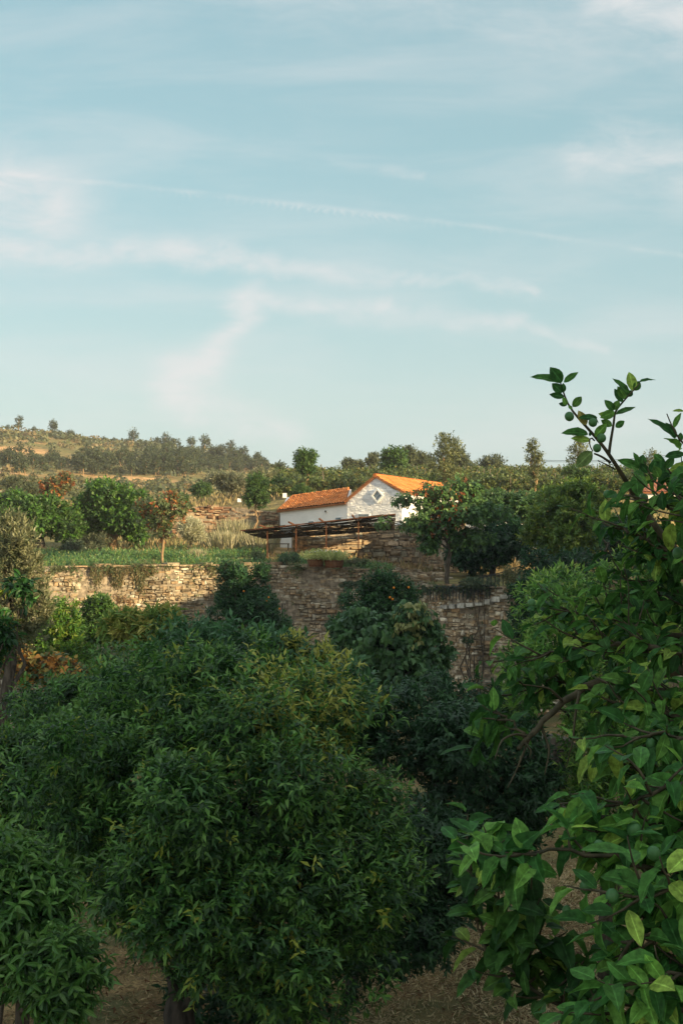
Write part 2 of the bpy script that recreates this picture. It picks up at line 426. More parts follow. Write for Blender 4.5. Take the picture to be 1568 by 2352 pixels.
G_ORANGE = [((.014, .052, .014), 3), ((.026, .092, .020), 3), ((.062, .175, .030), 2), ((.26, .30, .04), .2)]
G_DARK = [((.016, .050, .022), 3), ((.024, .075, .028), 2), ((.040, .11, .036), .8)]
G_BRIGHT = [((.07, .17, .025), 3), ((.11, .22, .03), 2), ((.045, .11, .025), 1.5)]
G_LEMON = [((.020, .075, .016), 3), ((.038, .115, .022), 2.5), ((.075, .18, .030), 1.8), ((.17, .27, .045), .6)]
G_GREY = [((.19, .20, .10), 3), ((.27, .27, .15), 2), ((.10, .13, .06), 2)]
G_MID = [((.06, .12, .03), 3), ((.085, .155, .035), 2), ((.04, .09, .028), 2)]
G_FAR = [((.085, .105, .05), 3), ((.115, .13, .06), 2), ((.065, .085, .042), 2)]
G_YEL = [((.30, .28, .06), 3), ((.22, .25, .05), 2), ((.10, .17, .04), 2)]
G_RED = [((.30, .10, .025), 3), ((.34, .15, .04), 2), ((.18, .06, .02), 1)]
G_STRAW = [((.36, .33, .20), 3), ((.46, .42, .28), 2), ((.22, .23, .12), 2)]

def crown_mesh(name, seed, lobes, n, kind, L, wr, pal, nl=8, slen=1.4, up=.5, spread=(75, 30), droop=.25, tip=None,
               off=(0, 0, 0), inner=.12, ragged=.1, mat=None, zmin=None, extra=None):
    rng = rngf(seed)
    S, D = crown_samples(rng, lobes, max(1, n // nl), inner, up, ragged, zmin)
    sl = L * slen * rng.uniform(.6, 1.3, len(S))
    pos, ax, nr, idx, tt = shoot_leaves(rng, S, D, sl, nl, spread, droop)
    t = tints(rng, len(pos), pal, idx, tt, tip)
    if extra is not None: t = extra(pos, t, rng, idx)
    LL = L * rng.uniform(.65, 1.2, len(pos)); WW = LL * wr * rng.uniform(.8, 1.2, len(pos))
    return leaf_mesh(name, kind, pos, ax, nr, LL, WW, t, mat or M['leaf'], off=off, bend=rng.uniform(.3, 1.6, len(pos)))

def limb_path(rng, a, b, n=6, wob=.06, arch=.0):
    a = np.asarray(a, float); b = np.asarray(b, float); t = np.linspace(0, 1, n)[:, None]
    L = np.linalg.norm(b - a); p = a + (b - a) * t
    w = rng.normal(0, wob * L, (n, 3)); w[0] = 0; w[-1] = 0
    w *= np.sin(t * math.pi)
    p = p + w; p[:, 2] += (arch * L * np.sin(t[:, 0] * math.pi))
    return p

def trunk_mesh(name, seed, base, top, r, lobes, mat, off, nlimb=7, flare=1.35, seg=9, lr=.42, fork=None):
    rng = rngf(seed + 77); mb = MB()
    base = np.asarray(base, float); top = np.asarray(top, float)
    p = limb_path(rng, base, top, 7, .03); rad = np.linspace(r * flare, r * .7, 7); rad[1] = r
    mb.tube(p, rad, seg)
    k = min(nlimb, len(lobes))
    for i in rng.choice(len(lobes), k, replace=False):
        c = lobes[i][0]; st = p[rng.integers(3, 7)] if fork is None else p[rng.integers(fork, 7)]
        q = limb_path(rng, st, st + (c - st) * rng.uniform(.8, 1.1), 6, .07, .05)
        mb.tube(q, np.linspace(r * lr, r * .1, 6), 6, cap=False)
        for _ in range(2):
            e = q[rng.integers(2, 5)]; dd = unit(rng.normal(size=3) + np.array([0, 0, .5])) * lobes[i][1] * rng.uniform(.5, .95)
            mb.tube(limb_path(rng, e, e + dd, 4, .08), np.linspace(r * lr * .4, r * .06, 4), 5, cap=False)
    return mb.mesh(name, mat, off=off, smooth=True)

def tree(name, label, cat, seed, base, top, r, lobes, n, kind, L, wr, pal, bark='bark', group=None, nlimb=7, crown_name='crown', fork=None, lr=.42, **kw):
    root = thing(name, base, label, cat, group)
    off = np.asarray(base, float)
    obj('trunk', trunk_mesh('trunk', seed, base, top, r, lobes, M[bark], off, nlimb, fork=fork, lr=lr), root)
    cr = obj(crown_name, crown_mesh('crown', seed, lobes, n, kind, L, wr, pal, off=off, **kw), root)
    return root, cr

def fruit(mat, p, r, parent, seed=0, sq=1.0, off=None, name='fruit'):
    mb = MB(); nu, nv = 12, 8; V = []; F = []
    rng = rngf(seed); tl = rng.uniform(-.4, .4, 2)
    for i in range(nv + 1):
        th = math.pi * i / nv
        for j in range(nu):
            a = 2 * math.pi * j / nu; rr = math.sin(th)
            V.append([r * rr * math.cos(a), r * rr * math.sin(a), r * sq * math.cos(th) * (1.0 if math.cos(th) > 0 else 1.06)])
    for i in range(nv):
        for j in range(nu): k = (j + 1) % nu; F.append([i * nu + j, (i + 1) * nu + j, (i + 1) * nu + k, i * nu + k])
    R = np.array(Matrix.Rotation(tl[0], 3, 'X') @ Matrix.Rotation(tl[1], 3, 'Y'))
    mb.add(np.array(V) @ R.T, F)
    me = mb.mesh(name, M[mat], smooth=True)
    return obj(name, me, parent, loc=np.asarray(p, float) - (np.asarray(parent.location) if off is None else off))

# ------------------------------------------------------------------ ground, terraces, hill
WALL = np.array([(-46, 49), (-24, 57.5), (PX(100, 62), 62), (PX(620, 68), 68), (PX(850, 66.5), 66.5), (PX(935, 66), 66),
                 (PX(1000, 64), 64), (PX(1180, 61), 61), (10.5, 60), (46, 56)], float)
WTOP = np.array([4.9, 4.95, 4.99, 5.02, 4.74, 4.38, 4.08, 4.13, 4.25, 4.4])
def yw(x): return np.interp(x, WALL[:, 0], WALL[:, 1])
def hw(x): return np.interp(x, WALL[:, 0], WTOP)
YL = np.array([86, 95, 130, 150, 250, 380, 430, 700]); 
def crest(u): return np.interp(u, [-.7, -.4, -.24, -.163, -.08, -.04, 0, .026, .066, .12, .7], [52, 42, 36.8, 33, 29.2, 25.3, 23.6, 24.4, 20, 12, 6])
def sstep(a, b, x): t = np.clip((x - a) / (b - a), 0, 1); return t * t * (3 - 2 * t)
_rg = rngf(5); _ph = _rg.uniform(0, 6.28, (14,)); _fr = _rg.uniform(.02, .16, (14, 2)) * _rg.choice([-1, 1], (14, 2))
def wobble(x, y):
    s = 0
    for i in range(14): s = s + np.sin(x * _fr[i, 0] + y * _fr[i, 1] + _ph[i]) / (14 * (abs(_fr[i, 0]) + abs(_fr[i, 1])) * 6)
    return s
def height(x, y):
    x = np.asarray(x, float); y = np.asarray(y, float)
    y0 = yw(x); t = y - y0; near = hw(x) - .12 + np.interp(t, [0, 11, 20], [0, .66, 1.5])
    u = x / np.maximum(y, 1); k = sstep(-.12, -.02, u)
    c = crest(u)
    L = [7.6, 8.3, 9.5, 10.6, 18.5, 1, 1, 20]; R = [8.2, 9.2, 12.0, 12.3, 13, 1, 1, 5]
    z = np.zeros_like(x + y)
    vals = []
    for i, yy in enumerate(YL):
        if i == 4: v = (1 - k) * (10.6 + (c - 10.6) * .34) + k * (12.3 + (c - 12.3) * .18)
        elif i in (5, 6): v = c * (1 if i == 5 else .97)
        else: v = (1 - k) * L[i] + k * R[i]
        vals.append(v)
    far = vals[0] * np.ones_like(z)
    for i in range(len(YL) - 1):
        q = np.clip((y - YL[i]) / (YL[i + 1] - YL[i]), 0, 1); far = np.where(y > YL[i], vals[i] + (vals[i + 1] - vals[i]) * q, far)
    b = sstep(82.5, 86, y)
    z = near * (1 - b) + far * b
    return z + wobble(x, y) * sstep(100, 160, y) * 2.2 + wobble(x * 6, y * 6) * .5 * sstep(0, 3, t)
def hterr(px, d): x = PX(px, d); return float(height(x, d))

def grid_mesh(name, X, Y, Z, mat):
    a, b = X.shape; V = np.stack([X, Y, Z], -1).reshape(-1, 3)
    i = np.arange(a * b).reshape(a, b)
    F = np.stack([i[:-1, :-1], i[:-1, 1:], i[1:, 1:], i[1:, :-1]], -1).reshape(-1, 4)
    return mesh_np(name, V, F, mat, smooth=True)

def ground_mat():
    mt, nt, b = new_mat('orchard_soil')
    n1, r1 = ncol(nt, (.09, .06, .036), (.32, .24, .13), .8, 6, c3=(.18, .13, .07))
    n2, r2 = ncol(nt, (.5, .48, .42), (1.5, 1.42, 1.2), 34, 6)
    n3, r3 = ncol(nt, (0, 0, 0), (1, 1, 1), .45, 4, lo=.48, hi=.66)
    mm = nt.nodes.new('ShaderNodeMix'); mm.data_type = 'RGBA'; mm.blend_type = 'MULTIPLY'; mm.inputs[0].default_value = 1
    nt.links.new(r1.outputs[0], mm.inputs[6]); nt.links.new(r2.outputs[0], mm.inputs[7])
    m2 = nt.nodes.new('ShaderNodeMix'); m2.data_type = 'RGBA'; nt.links.new(r3.outputs[0], m2.inputs[0])
    nt.links.new(mm.outputs[2], m2.inputs[6]); m2.inputs[7].default_value = (.11, .12, .05, 1)
    nt.links.new(m2.outputs[2], b.inputs['Base Color']); b.inputs['Roughness'].default_value = .97; b.inputs['Specular IOR Level'].default_value = .1
    bump(nt, b, n2.outputs['Fac'], .9, .05); return mt
M['soil'] = ground_mat()
def hill_mat():
    mt, nt, b = new_mat('dry_hillside')
    n1, r1 = ncol(nt, (.50, .31, .15), (.17, .16, .065), .045, 8, lo=.38, hi=.56, c3=(.22, .175, .08))
    n2, r2 = ncol(nt, (.6, .6, .6), (1.35, 1.3, 1.25), .9, 6)
    mm = nt.nodes.new('ShaderNodeMix'); mm.data_type = 'RGBA'; mm.blend_type = 'MULTIPLY'; mm.inputs[0].default_value = 1
    nt.links.new(r1.outputs[0], mm.inputs[6]); nt.links.new(r2.outputs[0], mm.inputs[7])
    nt.links.new(mm.outputs[2], b.inputs['Base Color']); b.inputs['Roughness'].default_value = .97; b.inputs['Specular IOR Level'].default_value = .1
    bump(nt, b, n2.outputs['Fac'], .8, .6); return mt
M['hill'] = hill_mat()

u_ = np.linspace(-.75, .75, 150)
def y_start(u):
    ys = np.full_like(u, 60.0)
    for _ in range(30): ys = .5 * ys + .5 * yw(u * ys)
    return ys
y0_ = y_start(u_) + .25
rows = [y0_ + (84 - y0_) * s for s in np.linspace(0, 1, 26)] + [np.full_like(u_, y) for y in np.concatenate([np.linspace(84.6, 100, 14), np.linspace(103, 180, 26), np.linspace(185, 450, 70), np.linspace(470, 900, 10)])]
Yg = np.array(rows); Xg = Yg * u_[None]
obj('hillside', grid_mesh('hillside', Xg, Yg, height(Xg, Yg), M['hill']), kind='structure')
xo = np.linspace(-70, 70, 120); yo = np.linspace(-40, 68, 110)
XO, YO = np.meshgrid(xo, yo)
def zorch(x, y): return -1.15 * sstep(30, 60, np.asarray(y, float)) + .05 * np.sin(np.asarray(x) * .9 + np.asarray(y) * .5) + .04 * np.sin(np.asarray(x) * 2.1 - np.asarray(y) * 1.3)
obj('ground', grid_mesh('ground', XO, YO, zorch(XO, YO), M['soil']), kind='structure')

# ------------------------------------------------------------------ stone walls
ST_WARM = [(.31, .23, .145), (.35, .27, .17), (.26, .195, .125), (.38, .31, .21), (.32, .22, .13), (.24, .19, .13), (.37, .31, .22)]
ST_GREY = [(.38, .33, .25), (.44, .39, .30), (.32, .27, .20), (.50, .45, .36), (.39, .30, .20)]
ST_RED = [(.22, .12, .07), (.28, .16, .09), (.17, .10, .06), (.30, .21, .13)]
ST_WHITE = [(.82, .80, .77), (.86, .84, .80), (.78, .76, .73), (.88, .86, .82)]
def stones(mb, rng, path, zb, zt, ch, sl, relief, pal, gap=.008, holes=(), jit=.16, body=(.25, .205, .15), thick=.6, mask=None, body_on=True, side=1, stain_tone=None):
    path = np.asarray(path, float); seg = np.linalg.norm(np.diff(path, axis=0), axis=1); S = np.concatenate([[0], np.cumsum(seg)])
    tot = S[-1]
    def at(s):
        x = np.interp(s, S, path[:, 0]); y = np.interp(s, S, path[:, 1]); return x, y
    def nrm(s):
        i = min(max(np.searchsorted(S, s) - 1, 0), len(seg) - 1); d = (path[i + 1] - path[i]) / seg[i]
        return np.array([d[1], -d[0]]) * side
    def ZB(s): return np.interp(s, S, zb) if np.ndim(zb) else zb
    def ZT(s): return np.interp(s, S, zt) if np.ndim(zt) else zt
    if body_on:
        ss = np.unique(np.concatenate([S, np.linspace(0, tot, max(3, int(tot / 1.0)))]))
        V = []
        for s in ss:
            x, y = at(s); n = nrm(s); b, t = ZB(s), ZT(s) - .03
            V += [[x, y, b], [x, y, t], [x - n[0] * thick, y - n[1] * thick, t], [x - n[0] * thick, y - n[1] * thick, b]]
        F = []
        for i in range(len(ss) - 1):
            a = i * 4
            for j in range(3): F.append([a + j, a + 4 + j, a + 5 + j, a + 1 + j])
        F.append([0, 1, 2, 3]); F.append([len(V) - 1, len(V) - 2, len(V) - 3, len(V) - 4])
        mb.add(V, F, body)
    z = float(np.min(zb)); top = float(np.max(zt)); pal = np.array(pal)
    while z < top - ch * .3:
        h = ch * rng.uniform(.55, 1.9); s = -rng.uniform(0, sl); wv = rng.uniform(0, 6.28)
        while s < tot:
            w = sl * rng.choice([.45, .7, 1.0, 1.3, 1.8]) * rng.uniform(.8, 1.2); s0 = max(s, 0); s1 = min(s + w, tot); s += w
            if s1 - s0 < .05: continue
            sm = (s0 + s1) / 2; dz = ch * (.30 * math.sin(sm * .8 + wv) + .22 * math.sin(sm * 2.3 + wv * 2)) * (relief > .03) + rng.normal(0, .10) * ch * (relief > .03)
            z0, z1 = z + dz, z + h + dz
            t = ZT(sm); 
            if z0 > t - ch * .25 or z1 < ZB(sm): continue
            split = rng.random() < .4
            zs = z0 + (z1 - z0) * rng.uniform(.35, .65)
            z1 = min(z1, t + rng.uniform(-.01, .04))
            if z1 - z0 < .03: continue
            if mask is not None and not mask(sm, (z0 + z1) / 2): continue
            if any(a < sm < b and c < (z0 + z1) / 2 < d for a, b, c, d in holes): continue
            for z0, z1 in (((z0, zs), (zs, z1)) if split and z1 - zs > .04 else ((z0, z1),)):
                bul = .05 * (math.sin(sm * 1.7 + z0 * 2.1) + math.sin(sm * .6 - z0 * 1.3))
                n = nrm(sm); x0, y0_s = at(s0 + gap / 2); x1, y1_s = at(s1 - gap / 2); g = gap / 2
                rl = relief * rng.uniform(.25, 1.5) + bul * (relief > .05)
                q = []
                for (dd, ins) in ((-.02, 0.0), (rl, .16)):
                    for (fs, fz) in ((0, 0), (1, 0), (1, 1), (0, 1)):
                        js = rng.normal(0, jit * .12) * (s1 - s0) if ins else 0; jz = rng.normal(0, jit) * (z1 - z0) * .5 if ins else rng.normal(0, jit * .4) * (z1 - z0)
                        f = fs + (ins * .5 if fs == 0 else -ins * .5); e = fz + (ins if fz == 0 else -ins)
                        X = x0 + (x1 - x0) * f; Y = y0_s + (y1_s - y0_s) * f
                        dn = dd * (rng.uniform(.7, 1.2) if ins else 1)
                        q.append([X + n[0] * dn + js, Y + n[1] * dn, z0 + g + (z1 - z0 - 2 * g) * e + jz])
                c = pal[rng.integers(len(pal))] * rng.uniform(.85, 1.12)
                if stain_tone is not None: c = c * stain_tone(sm, (z0 + z1) / 2, rng)
                mb.add(q, [[4, 5, 6, 7], [0, 1, 5, 4], [1, 2, 6, 5], [2, 3, 7, 6], [3, 0, 4, 7]] if side > 0 else [[7, 6, 5, 4], [4, 5, 1, 0], [5, 6, 2, 1], [6, 7, 3, 2], [7, 4, 0, 3]], c)
        z += h
    return S

# lower terrace wall
def s_on_wall(px):
    u = (px - 784) / FPX; best = None; s = 0
    for i in range(len(WALL) - 1):
        a, b = WALL[i], WALL[i + 1]; fa = a[0] - u * a[1]; fb = b[0] - u * b[1]; L = np.linalg.norm(b - a)
        if fa * fb <= 0: t = fa / (fa - fb); p = a + (b - a) * t; return s + L * t, p
        s += L
def wall_hole(px0, px1, py0, py1):
    s0, p0 = s_on_wall(px0); s1, p1 = s_on_wall(px1); return (s0, s1, PZ(py1, p0[1]), PZ(py0, p0[1]))
HOLES = [wall_hole(184, 209, 1338, 1371), wall_hole(260, 267, 1349, 1367), wall_hole(472, 480, 1354, 1371), wall_hole(646, 679, 1386, 1430)]
rs = rngf(11); lw = MB()
def wall_stain_tone(s, z, r):
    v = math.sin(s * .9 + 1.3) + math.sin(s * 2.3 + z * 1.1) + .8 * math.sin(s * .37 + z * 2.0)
    k = (1 + .15 * v) * float(np.interp(s, [40, 56, 62], [.88, 1.0, 1.38]))  # uneven patches, plus a stone tone that gets lighter towards the right
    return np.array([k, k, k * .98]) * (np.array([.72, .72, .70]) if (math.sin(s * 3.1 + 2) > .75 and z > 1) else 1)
s_mid = s_on_wall(700)[0]
stones(lw, rs, WALL, -1.7, WTOP, .12, .24, .075, ST_WARM + ST_GREY, holes=HOLES, stain_tone=wall_stain_tone, jit=.2)
root = thing('retaining_wall', (PX(620, 68), 68, -1.2), 'long dry-stone retaining wall holding the lower terrace behind the orange trees', 'wall')
put(lw, 'stonework', M['stone'], root)
# capping course
cp = MB(); r2 = rngf(12); Sw = np.concatenate([[0], np.cumsum(np.linalg.norm(np.diff(WALL, axis=0), axis=1))])
s = 0
while s < Sw[-1]:
    w = r2.uniform(.35, .9); sm = s + w / 2
    x, y = np.interp(sm, Sw, WALL[:, 0]), np.interp(sm, Sw, WALL[:, 1]); x2, y2 = np.interp(sm + .1, Sw, WALL[:, 0]), np.interp(sm + .1, Sw, WALL[:, 1])
    t = np.interp(sm, Sw, WTOP); rz = math.atan2(y2 - y, x2 - x)
    hh = r2.uniform(.04, .16)
    if r2.random() < .14: s += w; continue
    cp.box((x, y + .2, t + hh / 2 - .01 + r2.normal(0, .012)), (w - .03, .62 + r2.uniform(0, .08), hh), rz + r2.normal(0, .02), tint=np.array(ST_WARM[r2.integers(7)]) * r2.uniform(.65, .95)); s += w
put(cp, 'capping', M['stone'], root)
# pale coping step on the right part of the wall
cp = MB()
for i in range(9):
    px = 1022 + i * 20; py = np.interp(px, [1022, 1100, 1185], [1394, 1388, 1364]); _, p = s_on_wall(px); d = p[1] - .22
    w = r2.uniform(.3, .48); c = np.array((.46, .44, .38)) * r2.uniform(.7, 1.1)
    cp.box(P(px, py, d), (w, .34, r2.uniform(.12, .24)), -.74 + r2.normal(0, .04), tint=c)
put(cp, 'ledge', M['stone'], root, label='step of larger pale stones across the wall')
# louvre, barred opening, slits
def opening(px0, px1, py0, py1, name, mat, fn=None):
    _, p = s_on_wall((px0 + px1) / 2); d = p[1] + .12; a = P(px0, py0, d); b = P(px1, py1, d)
    mb = MB(); mb.box(((a[0] + b[0]) / 2, d + .1, (a[2] + b[2]) / 2), (abs(b[0] - a[0]) + .1, .12, abs(a[2] - b[2]) + .06), .45 if px0 < 620 else -.1)
    o = put(mb, name, M[mat], root)
    return a, b, d, o
a, b, d, o = opening(184, 209, 1338, 1371, 'shutter', 'wood', None)
mb = MB()
for k in range(7):
    mb.box(((a[0] + b[0]) / 2 + .03, d - .02, b[2] + (k + .5) * (a[2] - b[2]) / 7), (b[0] - a[0], .05, .05), .45)
obj('louvre', mb.mesh('louvre', M['wood'], off=root.location), o)
for q in ((260, 267, 1349, 1367), (472, 480, 1354, 1371)): opening(*q, 'drain_slit', 'shade_hole')
a, b, d, o = opening(646, 679, 1386, 1430, 'barred_window', 'shade_hole')
mb = MB()
for k in range(6): mb.box((a[0] + (k + .5) * (b[0] - a[0]) / 6, d - .05, (a[2] + b[2]) / 2), (.035, .035, a[2] - b[2]))
obj('window_bar', mb.mesh('window_bar', M['iron'], off=root.location), o)

# upper stone wall beneath the white house
UW = [(PX(672, 76), 75.8), (PX(815, 76), 76.2), (PX(940, 77), 77), (PX(1000, 74), 74), (PX(1045, 72), 72), (PX(1060, 79), 79)]
uw = MB(); rs = rngf(21)
stones(uw, rs, UW, 3.6, [6.85, 7.0, 7.1, 7.05, 6.95, 6.9], .17, .42, .10, [(.42, .30, .18), (.36, .26, .16), (.48, .36, .24), (.31, .24, .16), (.38, .34, .25)], jit=.24)
root = thing('stone_wall', (PX(815, 76), 76.2, 5.0), 'rough brown stone wall under the white house behind the reed canopy', 'wall')
put(uw, 'stonework', M['stone'], root)
mb = MB(); mb.box(P(925, 1317, 76.4), (.18, .5, .16)); put(mb, 'drain_hole', M['shade_hole'], root)
mb = MB()
V = [(PX(672, 76) + .1, 76.0, 6.8), (PX(940, 77), 77.2, 6.86), (PX(1045, 72) - .1, 72.3, 6.86), (PX(1060, 79), 79, 6.86), (9, 100, 7.3), (1.5, 100, 7.3), (PX(672, 76) + .1, 80, 6.8)]
mb.add(V, [[0, 1, 6], [1, 3, 4, 5, 6], [1, 2, 3]]); obj('terrace', mb.mesh('terrace', M['soil']), kind='structure')
# rubble bank below it
mb = MB(); rr = rngf(23)
for k in range(240):
    x = rr.uniform(PX(800, 70), PX(1035, 68)); y = rr.uniform(67.2, 73.5)
    z = float(height(x, y)); s_ = rr.uniform(.12, .38)
    R3 = np.array(Matrix.Rotation(rr.uniform(0, 3), 3, 'Z') @ Matrix.Rotation(rr.uniform(-.4, .4), 3, 'X'))
    mb.box((x, y, z + s_ * .15), (s_ * 1.4, s_, s_ * rr.uniform(.4, .8)), rot=R3, tint=np.array(ST_WARM[rr.integers(7)]) * rr.uniform(.6, 1))
obj('loose_stones', mb.mesh('loose_stones', M['stone']), kind='stuff')

# old reddish field wall on the left slope
rs = rngf(31); dw = MB()
FW = [(PX(395, 83), 83.0), (PX(500, 84), 84.0), (PX(640, 83.5), 83.5)]
stones(dw, rs, FW, 6.0, [8.15, 8.3, 7.9], .16, .32, .12, ST_RED + ST_WARM[:2], jit=.3)
root = thing('field_wall', (PX(500, 84), 84, 6.8), 'old reddish-brown dry-stone field wall on the slope left of the house', 'wall')
put(dw, 'stonework', M['stone'], root)

# ------------------------------------------------------------------ white house
def tile_roof(name, A, B, C, D, ncols, nrows, parent, seed=0, pal=((.58, .20, .05), (.60, .215, .055), (.54, .18, .045), (.62, .24, .075)), amp=.026):
    """A,B eave ends; D,C ridge ends (above A,B); barrel tiles run from ridge to eave"""
    A, B, C, D = [np.asarray(q, float) for q in (A, B, C, D)]; rng = rngf(seed); pal = np.array(pal)
    n = unit(np.cross(B - A, D - A)); n = n if n[2] > 0 else -n
    per = 6; nu = ncols * per + 1; V = []; T = []
    tc = pal[rng.integers(len(pal), size=(nrows, ncols + 1))] * rng.uniform(.8, 1.15, (nrows, ncols + 1, 1))
    jj = rng.normal(0, .008, (nrows, ncols + 1))
    for r in range(nrows):
        for e in (0, 1):
            v = (r + e) / nrows
            for i in range(nu):
                u = i / (nu - 1); c = min(i // per, ncols)
                p = (A * (1 - u) + B * u) * (1 - v) + (D * (1 - u) + C * u) * v
                h = amp * abs(math.sin(math.pi * i / per)) ** .7 * 1.6 + (.03 if e == 0 else 0) + jj[r, c]
                V.append(p + n * (h + .05)); T.append(tc[r, c])
    F = []
    for r in range(nrows):
        a = r * 2 * nu
        for i in range(nu - 1): F.append([a + i, a + i + 1, a + nu + i + 1, a + nu + i])
        if r < nrows - 1:
            for i in range(nu - 1): F.append([a + nu + i, a + nu + i + 1, a + 2 * nu + i + 1, a + 2 * nu + i])
    mb = MB(); mb.add(np.array(V), F, np.array(T))
    # underside / thickness
    q = [A - n * .06, B - n * .06, C - n * .06, D - n * .06, A + n * .05, B + n * .05, C + n * .05, D + n * .05]
    mb.add(q, [[0, 3, 2, 1], [4, 5, 6, 7], [0, 1, 5, 4], [1, 2, 6, 5], [2, 3, 7, 6], [3, 0, 4, 7]], (.30, .12, .05))
    o = obj(name, mb.mesh(name, M['tile'], off=parent.location), parent)
    return o
def ridge_tiles(name, a, b, n, parent, r=.11):
    a = np.asarray(a, float); b = np.asarray(b, float); mb = MB(); rng = rngf(3)
    for i in range(n):
        p, q = a + (b - a) * (i / n), a + (b - a) * ((i + 1.1) / n)
        mb.tube([p, q], [r, r * .88], 8, tint=np.array((.58, .18, .05)) * rng.uniform(.8, 1.2))
    return obj(name, mb.mesh(name, M['tile'], off=parent.location), parent)

house = thing('farmhouse', (.31, 78.4, 6.86), 'low white farmhouse with orange tiled roof and diamond window above the stone wall', 'house')
dv = np.array([.36, .933, 0]); dv /= np.linalg.norm(dv); ev = np.array([dv[1], -dv[0], 0])
A0 = np.array([.31, 78.4, 0]); GW = 3.19; PK = 1.66
zL, zP, zR, zB = 8.30, 9.70, 8.86, 6.5
def gtop(s): return np.interp(s, [0, .25, PK, GW - .5, GW], [zL, zL + .32, zP, zR + .16, zR])
gb = MB(); rs = rngf(41)
ss = np.linspace(0, GW, 24)
V = []
for s in ss:
    p = A0 + ev * s; V += [[p[0], p[1], zB], [p[0], p[1], gtop(s) - .02], [p[0] + dv[0] * .4, p[1] + dv[1] * .4, gtop(s) - .02], [p[0] + dv[0] * .4, p[1] + dv[1] * .4, zB]]
F = []
for i in range(len(ss) - 1):
    a = i * 4
    for j in range(4): F.append([a + j, a + 4 + j, a + 4 + (j + 1) % 4, a + (j + 1) % 4])
F += [[0, 1, 2, 3], [len(V) - 1, len(V) - 2, len(V) - 3, len(V) - 4]]
gb.add(V, F, (.76, .74, .71))
WC = (PX(866.5, 78), PZ(1139, 78)); swc = (WC[0] - A0[0]) / ev[0]; WR = .34
pth = [(A0 + ev * s)[:2] for s in (0, GW)]
stones(gb, rs, pth, zB, zP + .1, .085, .24, .013, ST_WHITE, gap=.003, jit=.3, body_on=False, thick=.3,
       mask=lambda s, z: z < gtop(s) - .05 and abs(s - swc) + abs(z - WC[1]) > WR + .03)
put(gb, 'gable_wall', M['lime_stone'], house)
def qwall(name, pts, mat, parent, thick):
    pts = [np.asarray(p, float) for p in pts]; t = np.asarray(thick, float); mb = MB()
    mb.add(pts + [p + t for p in pts], [[0, 1, 2, 3], [7, 6, 5, 4], [0, 4, 5, 1], [1, 5, 6, 2], [2, 6, 7, 3], [3, 7, 4, 0]])
    return put(mb, name, mat, parent)
LN = 12.0
G1 = A0 + ev * GW
def at3(p, z): return np.array([p[0], p[1], z])
qwall('side_wall', [at3(G1 + dv * .41, zB), at3(G1 + dv * LN, zB), at3(G1 + dv * LN, zR), at3(G1 + dv * .41, zR)], M['white_wall'], house, -ev * .3)
qwall('rear_side_wall', [at3(A0 + dv * .41, zB), at3(A0 + dv * LN, zB), at3(A0 + dv * LN, zL), at3(A0 + dv * .41, zL)], M['white_wall'], house, ev * .3)
pk = A0 + ev * PK
oh = -dv * .10
tile_roof('roof', at3(G1 + ev * .16 + oh, zR - .08), at3(G1 + ev * .16 + dv * LN, zR - .08), at3(pk + dv * LN, zP + .02), at3(pk + oh, zP + .02), 54, 7, house, 5)
tile_roof('roof', at3(A0 - ev * .1 + oh, zL + .05), at3(A0 - ev * .1 + dv * LN, zL + .05), at3(pk + dv * LN, zP + .0), at3(pk + oh, zP + .0), 54, 7, house, 6)
ridge_tiles('ridge_tiles', at3(pk + oh * 1.4, zP + .07), at3(pk + dv * LN, zP + .07), 60, house)
# diamond window
wc = np.array([A0[0] + ev[0] * swc, A0[1] + ev[1] * swc, WC[1]])
def diamond(r0, r1, d0, d1, name, mat, parent):
    mb = MB(); V = []
    for dd in (d0, d1):
        for r in (r0, r1):
            for (a, b) in ((1, 0), (0, 1), (-1, 0), (0, -1)):
                V.append(wc + ev * a * r + np.array([0, 0, b * r * 1.12]) - dv * dd)
    F = []
    for i in range(4):
        j = (i + 1) % 4; F += [[8 + i, 8 + j, 12 + j, 12 + i], [i, j, 8 + j, 8 + i], [4 + i, 4 + j, 12 + j, 12 + i]]
    mb.add(V, F); o = obj(name, mb.mesh(name, mat, off=house.location), parent); return o
wf = diamond(WR + .02, WR - .08, -.1, .10, 'window', M['white_wall'], house)
mb = MB(); V = [wc + ev * a * (WR - .07) + np.array([0, 0, b * (WR - .07) * 1.12]) - dv * .012 for a, b in ((1, 0), (0, 1), (-1, 0), (0, -1))]
mb.add(V, [[0, 1, 2, 3]]); obj('pane', mb.mesh('pane', M['glass'], off=house.location), wf)
mb = MB(); mb.beam(wc + ev * .14 + np.array([0, 0, .17]) - dv * .02, wc - ev * .14 - np.array([0, 0, .17]) - dv * .02, .03, .02); obj('glazing_bar', mb.mesh('glazing_bar', M['white_metal'], off=house.location), wf)
